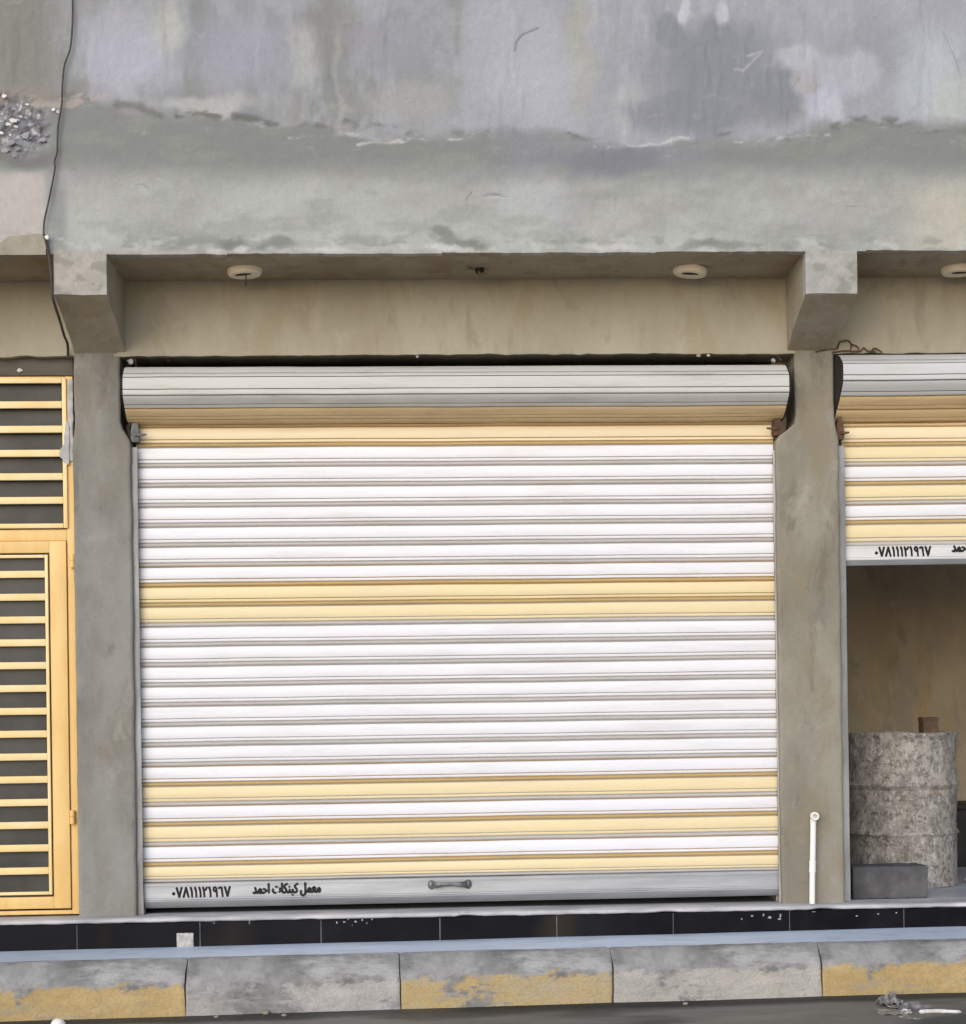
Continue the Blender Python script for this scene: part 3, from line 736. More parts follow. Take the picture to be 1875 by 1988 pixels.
patch0, patch1 = PX(352, 1850, Y_RISE), PX(389, 1850, Y_RISE)
for a, b in zip(bounds, bounds[1:]):
    if b-a < .02: continue
    dy = rr.uniform(-.0015, .0015)
    riser(a+.0022, b-.0022, Y_RISE+dy, 0, 0, bm)
obj('riser_tiles', bm, MAT['tile'], step, 30)
bm = bmesh.new(); secs = []
for x in lin(XL, XR, 20): secs.append([Vector((x, y, z)) for y, z in ((Y_RISE+.004, z_tile0(x)-.03), (Y_RISE+.10, z_tile0(x)-.03), (Y_RISE+.10, z_tile1(x)-.006), (Y_RISE+.004, z_tile1(x)-.006))])
loft(bm, secs); obj('grout_bed', bm, MAT['grout'], step)
bm = bmesh.new()
za, zb_ = PZ(365, 1843, Y_RISE), PZ(365, 1863, Y_RISE)
za, zb_ = PZ(365, 1811, Y_RISE), PZ(365, 1838, Y_RISE)
pa, pb = PX(343, 1825, Y_RISE), PX(376, 1825, Y_RISE)
rbox(bm, pa, pb, Y_RISE-.006, Y_RISE+.02, zb_-.01, za, .003, .008, .0022, 60)
tag(obj('bare_patch', bm, MAT['bare_patch'], step, 40), 'square patch where a black tile has broken away')
# lime splashes on the tiles
bm = bmesh.new()
def splash(px, py, rx, rz):
    x, z = P(px, py, Y_RISE-.003); n = 9
    ring = []; ctr = (x, Y_RISE-.0045, z)
    for k in range(n):
        a = 2*math.pi*k/n; q = 1+.45*mnoise.noise(Vector((px+math.cos(a)*2, py+math.sin(a)*2, k*.7)))
        ring.append((x+math.cos(a)*rx*q, Y_RISE-.0015, z+math.sin(a)*rz*q))
    vc = bm.verts.new(ctr); vs = [bm.verts.new(p) for p in ring]
    for k in range(n): bm.faces.new((vs[(k+1) % n], vs[k], vc))
for px, py, a, b in ((654,1791,.004,.005),(668,1790,.006,.004),(676,1784,.005,.004),(690,1789,.006,.005),(703,1786,.004,.006),(712,1792,.003,.005),(722,1784,.003,.006),(684,1796,.003,.003),(484,1790,.002,.012),(410,1788,.004,.004),(415,1792,.005,.002),(905,1770,.02,.003),(925,1771,.014,.003),(890,1772,.012,.004),(1460,1778,.006,.004),(1482,1776,.004,.008),(1494,1781,.008,.006),(1515,1777,.004,.009),(1440,1784,.003,.005),(1513,1784,.009,.004),(1663,1778,.006,.004),(1705,1774,.006,.003),(1580,1770,.01,.002),(1740,1772,.004,.004)):
    splash(px, py, a, b)
bmesh.ops.recalc_face_normals(bm, faces=bm.faces)
tag(obj('lime_splash', bm, MAT['lime'], step), kind='stuff')

# ------------------------------------------------------------------ roller shutters
# one slat of the curtain: (distance down, depth towards the street, strip material 0 panel / 1 joint)
SR = [(0.000,-.009,1),(0.030,-.009,1),(0.045,-.001,0),(0.10,.001,0),(0.30,.002,0),(0.55,.002,0),(0.645,.001,1),(0.655,-.004,1),(0.68,-.004,1),(0.69,.0005,0),(0.85,.001,0),(0.93,.0,0),(0.955,-.002,1),(0.965,-.009,1)]
SL = [(0.000,-.004,1),(0.030,-.009,1),(0.050,-.002,0),(0.075,.0015,0),(0.15,.0035,0),(0.30,.0050,0),(0.45,.0050,0),(0.56,.0038,0),(0.615,.0022,1),(0.63,-.0035,1),(0.645,-.0035,1),(0.66,-.0005,0),(0.70,-.0003,0),(0.765,-.0012,0),(0.785,-.0030,1),(0.80,-.010,1),(0.825,-.010,1),(0.845,-.003,1),(0.875,.0005,1),(0.91,.0012,1),(0.945,.0005,1),(0.975,-.0025,1),(0.99,-.0055,1)]
def slat_profile(path, cols, SL=SL):
    "path: list of (y, z) corners one slat apart, read downwards; cols: (panel, joint) slot per slat"
    prof, mi = [], []
    for (a, b, cset) in zip(path, path[1:], cols):
        d = Vector((b[0]-a[0], b[1]-a[1])); L = d.length; d.normalize(); nrm = Vector((-abs(d.y) if abs(d.y) > 1e-6 else 0, 0))
        nrm = Vector((d.y, -d.x))
        for (t, h, k) in SL:
            p = Vector(a)+d*t*L+nrm*h; prof.append((p.x, p.y)); mi.append(cset[k])
    prof.append(tuple(path[-1])); mi.append(mi[-1])
    return prof, mi
def curtain(name, parent, x0, x1, prof, mi, mats, wob, seed, slope):
    bm = bmesh.new(); q = random.Random(int(seed*10)); zz = [p[1] for p in prof]
    dents = [(q.uniform(x0, x1), q.uniform(min(zz), max(zz)), q.uniform(.05, .16), q.uniform(.015, .04), q.uniform(-.002, .006)) for _ in range(26)]
    def dent(x, z): return sum(d[4]*math.exp(-((x-d[0])/d[2])**2-((z-d[1])/d[3])**2) for d in dents)
    rows = []
    xs_ = [x0]+lin(x0+.004, x1-.004, 70)+[x1]
    secs = []
    for x in xs_:
        secs.append([Vector((x, y+mnoise.noise(Vector((x*1.6+seed, z*7, 0)))*wob+dent(x, z), z+slope(x)+mnoise.noise(Vector((x*2.2, z*4+seed, 4)))*wob*.8)) for (y, z) in prof])
    loft(bm, secs, False, False, mi)
    bmesh.ops.recalc_face_normals(bm, faces=bm.faces)
    return obj(name, bm, mats, parent, 35)
def text_mesh(lines, Y, zslope, mat, parent, thick=0.0012, name='lettering'):
    "stencilled writing: (string, x left, x right, z baseline, height)"
    bm = bmesh.new()
    for (s, xa, xb, z0, hgt) in lines:
        if s == PHONE: stencil_digits(s, xa, xb, z0, hgt, Y, zslope, bm, .0058); continue
        cu = bpy.data.curves.new('writing', 'FONT'); cu.body = s; cu.resolution_u = 4
        to = bpy.data.objects.new('writing', cu); C.objects.link(to)
        dg = bpy.context.evaluated_depsgraph_get(); dg.update()
        mm = bpy.data.meshes.new_from_object(to.evaluated_get(dg)); bpy.data.objects.remove(to); bpy.data.curves.remove(cu)
        n = len(mm.vertices); a = np.empty(n*3); mm.vertices.foreach_get('co', a); a = a.reshape(-1, 3)
        xmn, xmx, ymn, ymx = a[:, 0].min(), a[:, 0].max(), a[:, 1].min(), a[:, 1].max()
        sx, sy = (xb-xa)/(xmx-xmn), hgt/(ymx-ymn)
        polys = [list(p.vertices) for p in mm.polygons]; bpy.data.meshes.remove(mm)
        for i, (ox, oz) in enumerate(((0, 0), (1, 0), (-1, 0), (0, 1), (0, -1))):
            vs = []
            for q in a:
                x = xa+(q[0]-xmn)*sx+ox*thick; z = z0+(q[1]-ymn)*sy+oz*thick*.8+zslope(x)
                vs.append(bm.verts.new((x, Y-.0012-i*.0002, z)))
            for p in polys:
                try: bm.faces.new([vs[k] for k in p])
                except ValueError: pass
    for f in bm.faces:
        f.normal_update()
        if f.normal.y > 0: f.normal_flip()
    return obj(name, bm, mat, parent)
GLYPH = {'0': [[(.5,.36),(.5,.38)]], '7': [[(.08,.95),(.5,.05)],[(.5,.05),(.92,.95)]], '8': [[(.08,.05),(.5,.95)],[(.5,.95),(.92,.05)]], '1': [[(.30,.95),(.58,.6),(.66,.05)]],
 '2': [[(.12,.95),(.28,.62),(.36,.05)],[(.18,.80),(.40,.70),(.68,.74),(.86,.95)]], '9': [[(.78,.62),(.48,.54),(.20,.66),(.24,.90),(.55,.96),(.74,.84),(.80,.45),(.86,.05)]], '6': [[(.10,.86),(.35,.93),(.62,.90),(.70,.55),(.82,.05)]]}
ADV = {'0': .62, '7': 1, '8': 1, '1': .62, '2': .85, '9': .88, '6': .86}
def stencil_digits(text, xa, xb, z0, hgt, Y, zslope, bm, wid):
    tot = sum(ADV[c] for c in text); sc_ = (xb-xa)/tot; x = xa; n = 0
    def quad(pts):
        vs = [bm.verts.new((p[0], Y-.0012-n*.00002, p[1]+zslope(p[0]))) for p in pts]; f = bm.faces.new(vs); f.normal_update()
        if f.normal.y > 0: f.normal_flip()
    for ch in text:
        w_ = ADV[ch]*sc_; k = wid*(1.5 if ch == '0' else 1)
        for st in GLYPH[ch]:
            P_ = [(x+(.08+.84*u)*w_, z0+v*hgt) for u, v in st]
            for i, (a, b) in enumerate(zip(P_, P_[1:])):
                dx, dz = b[0]-a[0], b[1]-a[1]; L = math.hypot(dx, dz); nx, nz = -dz/L*k, dx/L*k
                q0, q1 = (1.0-.25*i/len(P_)), (1.0-.25*(i+1)/len(P_)); n += 1
                quad([(a[0]+nx*q0, a[1]+nz*q0), (b[0]+nx*q1, b[1]+nz*q1), (b[0]-nx*q1, b[1]-nz*q1), (a[0]-nx*q0, a[1]-nz*q0)])
            for p in P_:
                n += 1; quad([(p[0]+math.cos(t*math.pi/4)*k*.98, p[1]+math.sin(t*math.pi/4)*k*.98) for t in range(8)])
        x += w_
PHONE = '07811121967'                       # written on the rails in eastern Arabic digits
NAME = ''.join(reversed(['\uFEE3','\uFECC','\uFEE4','\uFEDE',' ','\uFEDB','\uFE92','\uFEE8','\uFEDC','\uFE8E','\uFE95',' ','\uFE8D','\uFEA3','\uFEE4','\uFEAA']))
Y_CUR = 0.075
S8 = PIT
def octagon(R_, yc, zc, start, n):
    "corners of the roll, going down its street side"
    return [(yc-R_*math.cos(start+i*math.pi/4), zc-R_*math.sin(start+i*math.pi/4)) for i in range(n)]
def roller_shutter(x0, x1, label, slope, z_first, colours, z_end, roll_mid, roll_cols, rail, mats, seed, loc, rollR, rail_mat, roll_x, dusty):
    t = thing('roller_shutter', label, 'roller shutter', loc, 'roller shutters along the shop front')
    # curtain: from behind the roll down to the bottom rail
    path = [(Y_CUR, z_first+PIT*k) for k in (1, 0)]
    pth = [(Y_CUR, z_first+PIT)]+[(Y_CUR, z_first-PIT*i) for i in range(len(colours)+1)]
    pth[-1] = (Y_CUR, z_end)
    cols = [(3, 4)]+colours
    prof, mi = slat_profile(pth, cols)
    curtain('curtain', t, x0, x1, prof, mi, mats, .0024, seed, slope)
    # roll: the wound-up slats
    yf = Y_CUR-2*rollR
    pts = [(yf+q, PZ(roll_mid[0], py, yf+q)-slope(PX(roll_mid[0], py, yf+q))) for q, py in zip((.205, .150, .078, .0, .0, .062, .130, .196), roll_mid[1])]
    yc, zc = yf+.105, (pts[2][1]+pts[6][1])/2
    prof, mi = slat_profile(pts, roll_cols, SR)
    curtain('roll', t, roll_x[0], roll_x[1], prof, mi, dusty, .0022, seed+5, slope)
    roll = t.children[-1]
    for xx, sgn in ((roll_x[0], -1), (roll_x[1], 1)):
        bm = bmesh.new()
        loft(bm, [[Vector((xx+sgn*dx, yc+(y-yc)*sc_, zc+(z-zc)*sc_+slope(xx))) for y, z in pts] for dx, sc_ in ((.004, 1.0), (.008, 1.0), (.010, .3))])
        bmesh.ops.recalc_face_normals(bm, faces=bm.faces)
        obj('end_plate', bm, MAT['dark_steel'], roll)
    # bottom rail
    zr0, zr1 = rail                                          # lower and upper edge
    hh = zr1-zr0; yr = Y_CUR-.014
    prof = [(Y_CUR+.012, zr1), (yr+.004, zr1), (yr, zr1-.004), (yr, zr1-hh*.12), (yr+.002, zr1-hh*.13), (yr+.002, zr1-hh*.17), (yr-.001, zr1-hh*.18), (yr-.001, zr1-hh*.60), (yr+.003, zr1-hh*.62), (yr+.003, zr1-hh*.66), (yr-.006, zr1-hh*.70), (yr-.006, zr1-hh*.73)]
    nA = len(prof)
    prof += [(yr+.006, zr0+.006), (yr+.012, zr0), (Y_CUR+.012, zr0)]
    mi2 = [0]*(nA-1)+[1, 1, 1, 1]
    bm = bmesh.new(); along_x(bm, prof, lin(x0+.002, x1-.002, 40), .0008, slope, True, mi2, seed)
    bmesh.ops.recalc_face_normals(bm, faces=bm.faces)
    rl = obj('bottom_rail', bm, [rail_mat, MAT['rail_shaded'] if rail_mat is MAT['rail'] else MAT['rail']], t, 30)  # the lower lip gets a darker metal as painted shade
    return t, rl, yr
def guide(t, xa, xb, z0, z1, sgn, slope):
    bm = bmesh.new()
    # lipped steel channel, open towards the curtain
    d = 0.004; w0, w1 = (xa, xb)
    rbox(bm, w0, w1, Y_CUR-.045, Y_CUR-.040, z0, z1, .0015, .06, .002, 6, seed=xa)
    rbox(bm, w0, w1, Y_CUR+.020, Y_CUR+.025, z0, z1, .0015, .06)
    xo = w0 if sgn < 0 else w1-d
    rbox(bm, xo, xo+d, Y_CUR-.0395, Y_CUR+.0195, z0, z1, .0015, .06)
    g = obj('guide_rail', bm, MAT['guide'], t, 40)
    return g
flat = lambda x: 0.0
cx0, cx1 = PX(270, 1300, Y_CUR), PX(1507, 1300, Y_CUR)
slope_mid = line((300, 1713), (1465, 1688), Y_CUR); s0 = slope_mid(0); slp = lambda x: (slope_mid(x)-s0)*.5
xm = (PX(300, 1300, Y_CUR))
zf1 = PZ(300, 829.5, Y_CUR)-slp(xm)
Wt, Yl, Cr = (0, 2), (1, 5), (6, 5)
seq = [Cr]+[Wt]*6+[(0, 5)]+[Yl, (1, 2)]+[Wt]*7+[(0, 5)]+[(1, 2), (0, 5), (1, 2), (0, 5), (1, 2)]
mats = [MAT[k] for k in ('slat_white', 'slat_yellow', 'slat_joint', 'slat_shaded', 'slat_shaded', 'slat_joint_yellow', 'slat_cream')]
zend = PZ(300, 1713, Y_CUR)-slp(xm)
zr = (PZ(300, 1763, Y_CUR)-slp(xm), PZ(300, 1714, Y_CUR)-slp(xm))
RR = 0.103
rollmid = (300, (740, 716, 713, 731, 768, 794, 816, 825))
dusty = [MAT[k] for k in ('slat_dusty', 'slat_shaded', 'roll_joint', 'dark_steel', 'slat_joint_yellow')]
rc = [(0, 2), (0, 2), (0, 2), (0, 2), (0, 2), (1, 4), (1, 4)]; rc2 = rc
rx = (PX(238, 752, Y_CUR-2*RR), PX(1532, 752, Y_CUR-2*RR))
sh, rail, yr = roller_shutter(cx0, cx1, 'closed roller shutter of white slats with a few yellow ones between the two columns', slp, zf1, seq, zend, rollmid, rc, zr, mats, 1.0,
                (PX(890, 1755, Y_CUR), Y_CUR, zr[0]), RR, MAT['rail'], rx, dusty)
# two lines of writing on the rail, on its face
zt0 = lambda px, py: P(px, py, yr)
b1 = zt0(333, 1740); b2 = zt0(491, 1742)
text_mesh([(PHONE, PX(333, 1730, yr), PX(448, 1730, yr), PZ(390, 1741, yr)-slp(PX(390, 1740, yr)), .0475)], yr-.001, slp, MAT['ink'], rail, .0026, 'phone_number')
text_mesh([(NAME, PX(491, 1725, yr), PX(622, 1725, yr), PZ(556, 1739.5, yr)-slp(PX(556, 1740, yr)), .064)], yr-.001, slp, MAT['ink'], rail, .0042, 'shop_name')
# pull handle
bm = bmesh.new()
hx0, hx1 = PX(838, 1718, yr), PX(907, 1718, yr); hz = PZ(872, 1718, yr)
secs = []
for i in range(15):
    t = i/14; x = hx0+(hx1-hx0)*t; e = math.sin(t*math.pi)
    yy = yr-.010-.022*min(1, e*2.2); hh = .019-.003*e
    secs.append([Vector((x, yy, hz+.004+hh*.9-(0.002*e))), Vector((x, yy-.004, hz+.004+hh*.5)), Vector((x, yy-.004, hz+.004-hh*.5+.006*e)), Vector((x, yy, hz+.004-hh+.009*e)), Vector((x, yy+.004, hz+.004))])
loft(bm, secs); bmesh.ops.recalc_face_normals(bm, faces=bm.faces)
hd = obj('handle', bm, MAT['handle'], rail, 50)
for hx in (hx0-.002, hx1+.004):
    bm = bmesh.new(); secs = []
    for r_, dy in ((.022, 0), (.022, -.005), (.019, -.009), (.009, -.012), (.001, -.013)):
        secs.append([Vector((hx+math.cos(a)*r_*.8, yr-.001+dy, hz+.003+math.sin(a)*r_*1.05)) for a in [k*math.pi/7 for k in range(14)]])
    loft(bm, secs); bmesh.ops.recalc_face_normals(bm, faces=bm.faces); obj('handle_mount', bm, MAT['handle'], rail, 50)
# guide rails and the horned mouths at their tops
zg = PZ(262, 868, Y_CUR-.045)
guide(sh, PX(258, 1300, 0)-.004, cx0+.012, z_sill(cx0)+.002, zg, -1, slp)
guide(sh, cx1-.012, PX(1513, 1300, 0)+.004, z_sill(cx1)+.002, zg-.03, 1, slp)
def mouth(t, px, py, sgn, pinpx, mat):
    bm = bmesh.new(); Y = Y_CUR-.05
    x, z = P(px, py, Y)
    # flared plate, bolt lug and locating pin
    secs = []
    for (dz, wd, yy) in ((.075, .016, .0), (.045, .020, -.004), (.01, .030, -.010), (-.03, .034, -.012), (-.05, .026, -.006)):
        secs.append([Vector((x-wd*.6, Y+yy, z+dz)), Vector((x+wd*.6, Y+yy, z+dz)), Vector((x+wd*.6, Y+yy+.05, z+dz)), Vector((x-wd*.6, Y+yy+.05, z+dz))])
    loft(bm, secs); bmesh.ops.recalc_face_normals(bm, faces=bm.faces)
    tube(bm, [(x, Y-.012, z-.018), (x-sgn*.02, Y-.02, z-.02), (PX(pinpx, py, Y), Y-.024, z-.018)], [.010, .007, .004], 8)
    return obj('guide_mouth', bm, mat, t, 40)
mouth(sh, 262, 838, -1, 286, MAT['mouth']); mouth(sh, 1508, 826, 1, 1486, MAT['rust'])

# the half raised shutter to the right
ox0, ox1 = PX(1635, 1000, Y_CUR), PX(1635, 1000, Y_CUR)+(cx1-cx0)
slope_r = line((1640, 1099), (1875, 1094), Y_CUR); s1 = slope_r(ox0+.05); slr = lambda x: (slope_r(x)-s1)*.5
slr2 = lambda x: slr(x)
xq = ox0+.05
zf2 = PZ(1660, 830-1.5, Y_CUR); zr2 = (PZ(1660, 1098, Y_CUR), PZ(1660, 1060.5, Y_CUR))
mats_o = mats
R2 = 0.106
dusty2 = [MAT[k] for k in ('slat_dusty_blue', 'slat_shaded', 'roll_joint', 'dark_steel', 'slat_joint_yellow')]
op, rail2, yr2 = roller_shutter(ox0, ox1, 'half raised roller shutter of yellow and white slats above the open shop at right', slr2, zf2, [Cr, (1, 2), (0, 5), (1, 2), (0, 5), (1, 2)], zr2[1], (1700, (720, 692, 689, 704, 739, 770, 796, 819)), rc2, zr2,
                mats_o, 7.0, (PX(2250, 1100, Y_CUR), Y_CUR, zr2[0]), R2, MAT['rail_white'], (PX(1637, 730, Y_CUR-2*R2), PX(1637, 730, Y_CUR-2*R2)+(rx[1]-rx[0])), dusty2)
xn0 = PX(1848, 1070, yr2)
text_mesh([(PHONE, PX(1697, 1071, yr2), PX(1807, 1071, yr2), PZ(1752, 1079.5, yr2)-slr2(PX(1752, 1080, yr2)), .0455)], yr2-.001, slr2, MAT['ink'], rail2, .0026, 'phone_number')
text_mesh([(NAME, xn0, xn0+.328, PZ(1848, 1077, yr2)-slr2(xn0), .062)], yr2-.001, slr2, MAT['ink'], rail2, .0042, 'shop_name')
bm = bmesh.new()
hx = (ox0+ox1)/2; hz2 = (zr2[0]+zr2[1])/2+.015
secs = []
for i in range(15):
    t = i/14; x = hx-.085+.17*t; e = math.sin(t*math.pi); yy = yr2-.010-.022*min(1, e*2.2)
    secs.append([Vector((x, yy, hz2+.017)), Vector((x, yy-.004, hz2+.008)), Vector((x, yy-.004, hz2-.006)), Vector((x, yy, hz2-.012)), Vector((x, yy+.004, hz2))])
loft(bm, secs); bmesh.ops.recalc_face_normals(bm, faces=bm.faces); obj('handle', bm, MAT['handle'], rail2, 50)
guide(op, PX(1632, 1300, 0)-.024, ox0+.003, z_sill(ox0)+.002, zg-.01, -1, slr2)
guide(op, ox1-.010, ox1+.03, z_sill(ox1)+.002, zg-.01, 1, slr2)
mouth(op, 1630, 834, -1, 1646, MAT['rust'])
mouth(op, 2868, 820, 1, 2850, MAT['rust'])

# bent iron and cement crumbs over the roll at both columns
def bits(name, pts_list, rad, mat, lab):
    for pts, Y in pts_list:
        bm = bmesh.new(); tube(bm, smoothpath([(P(a, b, Y)[0], Y, P(a, b, Y)[1]) for a, b in pts], 4), rad, 6)
        tag(obj(name, bm, mat, shop, 50), lab)
bits('tie_wire', [([(1583,683),(1605,678),(1625,676),(1630,664),(1645,661),(1652,668),(1650,682)], -.012), ([(1616,684),(1640,681),(1668,682),(1676,675),(1684,681),(1700,683)], -.010), ([(1652,668),(1664,673),(1668,682)], -.012), ([(1690,683),(1698,676),(1712,684)], -.010)], .0035, MAT['rust'], 'rusty tie wire')
bits('tie_wire', [([(246,692),(262,697),(290,693),(318,696)], .05), ([(262,690),(264,712)], .03), ([(300,694),(330,700)], .06)], .004, MAT['rust'], None)
bits('tie_wire', [([(1330,690),(1368,689),(1395,690),(1480,688)], .03), ([(1480,688),(1505,690),(1517,700)], .03)], .0035, MAT['rust'], None)
bm = bmesh.new(); chip(bm, 254, 702, .0, .012, 3, .8); chip(bm, 1356, 689, .01, .010, 4, .8); chip(bm, 1375, 690, .01, .007, 9, .8); chip(bm, 810, 706-14, .01, .006, 11, .8); chip(bm, 1500, 700, .02, .009, 5, .8)
tag(obj('loose_plaster', bm, MAT['cement_smear'], shop, 60), 'lumps of cement at the lintel edge', kind='stuff')

# ------------------------------------------------------------------ cream metal door at the left
Y_D = 0.05
door = thing('metal_door', 'cream yellow metal door with horizontal bars over dark glass and a barred transom', 'door', (PX(-120, 1770, Y_D), Y_D, z_sill(-2.6)))
DX1 = PX(148, 1400, Y_D)+.004; DX0 = colL[1]-1.40+.005
zd0, zd1 = PZ(60, 1776, Y_D), PZ(60, 731, Y_D)
def bx(bm, x0, x1, y0, y1, z0, z1, r=.0025): rbox(bm, x0, x1, y0, y1, z0, z1, r, .25, .0008, 3)
Z = lambda py: PZ(60, py, Y_D)
bm = bmesh.new()
jw = .036
bx(bm, DX1-jw, DX1, Y_D, Y_D+.06, zd0, zd1); bx(bm, DX0, DX0+jw, Y_D, Y_D+.06, zd0, zd1)
bx(bm, DX0+jw+.001, DX1-jw-.001, Y_D+.002, Y_D+.058, Z(1050), Z(1028))
bx(bm, DX0+jw+.001, DX1-jw-.001, Y_D+.002, Y_D+.058, Z(739), zd1)
bx(bm, DX0+jw+.001, DX1-jw-.001, Y_D+.004, Y_D+.058, zd0, Z(1768))
fr = obj('frame', bm, MAT['door'], door, 40)
# transom: grille and pane
TX1, TX0 = PX(130, 900, Y_D-.012), DX0+jw+.012
bm = bmesh.new()
yg0, yg1 = Y_D-.014, Y_D+.006
bx(bm, TX1-.020, TX1, yg0, yg1, Z(1026), Z(735)); bx(bm, TX0, TX0+.02, yg0, yg1, Z(1026), Z(735))
bx(bm, TX0+.021, TX1-.021, yg0, yg1, Z(1026), Z(1017)); bx(bm, TX0+.021, TX1-.021, yg0, yg1, Z(745), Z(735))
for py in (786.6, 834, 880.6, 926, 972): bx(bm, TX0+.021, TX1-.021, yg0+.002, yg1-.002, Z(py+6.8), Z(py-6.8))
obj('transom_grille', bm, MAT['grille'], door, 40)
bm = bmesh.new(); box(bm, DX0+jw, DX1-jw, Y_D+.03, Y_D+.036, Z(1030), Z(736)); obj('transom_pane', bm, MAT['glass'], door)
# leaf: stiles, rails, grille, pane
LX1, LX0 = PX(133, 1400, Y_D-.008), DX0+jw+.004
yl0, yl1 = Y_D-.012, Y_D+.028
bm = bmesh.new()
zl0, zl1 = Z(1764), Z(1051)
sw = LX1-PX(101, 1400, Y_D)
bx(bm, LX1-sw, LX1, yl0, yl1, zl0, zl1); bx(bm, LX0, LX0+sw, yl0, yl1, zl0, zl1)
bx(bm, LX0+sw+.0005, LX1-sw-.0005, yl0+.001, yl1, Z(1074), zl1); bx(bm, LX0+sw+.0005, LX1-sw-.0005, yl0+.001, yl1, zl0, Z(1741))
leaf = obj('leaf', bm, MAT['door'], door, 40)
GX1, GX0 = LX1-sw-.006, LX0+sw+.006
bm = bmesh.new(); y0, y1 = yl0-.010, yl0+.008
bx(bm, GX1-.015, GX1, y0, y1, Z(1736.5), Z(1078)); bx(bm, GX0, GX0+.015, y0, y1, Z(1736.5), Z(1078))
bx(bm, GX0+.0155, GX1-.0155, y0, y1, Z(1736.5), Z(1730.5)); bx(bm, GX0+.0155, GX1-.0155, y0, y1, Z(1084), Z(1078))
for k in range(14):
    py = 1115.5+k*44.2; bx(bm, GX0+.0155, GX1-.0155, y0+.002, y1-.002, Z(py+6.8), Z(py-6.8))
obj('grille', bm, MAT['grille'], leaf, 40)
bm = bmesh.new(); box(bm, LX0+sw-.01, LX1-sw+.01, yl0+.022, yl0+.028, Z(1745), Z(1070)); obj('pane', bm, MAT['glass'], leaf)
for py in (1088, 1585):
    bm = bmesh.new(); xh, zh = P(141, py, Y_D-.012); tube(bm, [(xh, Y_D-.016, zh-.035), (xh, Y_D-.016, zh-.001)], .013, 12); tube(bm, [(xh, Y_D-.016, zh+.001), (xh, Y_D-.016, zh+.03)], .0125, 12)
    obj('hinge', bm, MAT['door'], leaf, 50)
# cement smeared on the top of the frame
bm = bmesh.new()
rbox(bm, PX(133, 800, Y_D)-.002, DX1+.004, Y_D-.012, Y_D+.02, PZ(138, 896, Y_D), PZ(138, 738, Y_D), .006, .015, .005, 30)
def slab_px(bm, poly, Y0, Y1):
    f_ = [bm.verts.new((P(a, b, Y0)[0], Y0, P(a, b, Y0)[1])) for a, b in poly]; g_ = [bm.verts.new((v.co.x, Y1, v.co.z)) for v in f_]
    bm.faces.new(f_[::-1]); bm.faces.new(g_)
    for k in range(len(f_)): q_ = (k+1) % len(f_); bm.faces.new((f_[k], f_[q_], g_[q_], g_[k]))
slab_px(bm, [(127,822),(131,818),(134,830),(134,899),(131,903),(127,897),(124,899),(121,891),(117,888),(115,879),(118,871),(122,866),(125,858),(123,846),(126,838)], Y_D-.017, Y_D+.001)
bmesh.ops.recalc_face_normals(bm, faces=bm.faces)
tag(obj('cement_smear', bm, MAT['cement_smear'], door, 50), 'grey cement smeared on the frame')
# dark cement beam over the door
bm = bmesh.new()
rbox(bm, DX0-.04, PX(133, 710, .0)+.012, .045, .19, zd1+.002, z_lint(-2.2)+.006, .004, .04, .003, 9)
tag(obj('door_beam', bm, MAT['dark_beam'], shop, 40), 'dark bare beam above the door')
bm = bmesh.new(); chip(bm, 38, 719, .04, .010, 2, .6); tag(obj('screw_plug', bm, MAT['white_chip'], shop, 60))

# ------------------------------------------------------------------ fittings under the canopy
def soffit_pt(px, py):
    "where a pixel of the underside lies on the soffit"
    lo, hi = YF, 0.1
    for _ in range(40):
        Y = (lo+hi)/2; x, z = P(px, py, Y)
        if z < zf_bot(x): lo = Y
        else: hi = Y
    return Vector((x, Y, zf_bot(x)))
def ceiling_light(px, py, label, rot):
    o = soffit_pt(px, py); o.z += .004
    t = thing('ceiling_light', label, 'ceiling light', o, 'round lights under the canopy')
    bm = bmesh.new()
    lathe(bm, [(.030, -.030), (.058, -.034), (.074, -.030), (.082, -.018), (.083, 0)], o, 32); bmesh.ops.recalc_face_normals(bm, faces=bm.faces)
    for v in bm.verts:                                   # dished cover, slightly skewed
        v.co.z += (v.co.x-o.x)*rot
    obj('cover', bm, MAT['fitting'], t, 40)
    bm = bmesh.new()
    secs = []
    for i in range(9):
        q = i/8; x = -.042+.075*q; wdt = .010*math.sin(math.pi*min(1, q+.08))+.0015
        zz = -.0365+x*rot
        yy = -.030-.012*q
        secs.append([o+Vector((x, yy-wdt, zz)), o+Vector((x, yy+wdt, zz-.001)), o+Vector((x, yy+wdt, zz+.012)), o+Vector((x, yy-wdt, zz+.012))])
    loft(bm, secs); bmesh.ops.recalc_face_normals(bm, faces=bm.faces); obj('slot', bm, MAT['black_plastic'], t)
    return t
l1 = ceiling_light(475, 524, 'round cream ceiling light with a loose wire below it, near the left bracket', .05)
ceiling_light(1339, 523, 'round cream ceiling light under the canopy close to the right bracket', -.10)
ceiling_light(1860, 521, 'round cream ceiling light over the half open shop, cut by the right edge', 0.0)
o1 = l1.location
bm = bmesh.new(); tube(bm, smoothpath([o1+Vector((.006, -.02, -.03)), o1+Vector((.007, -.022, -.06)), o1+Vector((.004, -.02, -.085))], 4), .003, 6); obj('wire', bm, MAT['cable'], l1, 50)
oc = soffit_pt(926, 523); sk = thing('lamp_socket', 'small bare lamp socket with stripped wire ends in the middle of the soffit', 'socket', oc)
bm = bmesh.new(); lathe(bm, [(.001, -.020), (.016, -.020), (.020, -.012), (.024, 0.004)], oc+Vector((.012, 0, 0)), 16); bmesh.ops.recalc_face_normals(bm, faces=bm.faces); obj('cup', bm, MAT['black_plastic'], sk, 40)
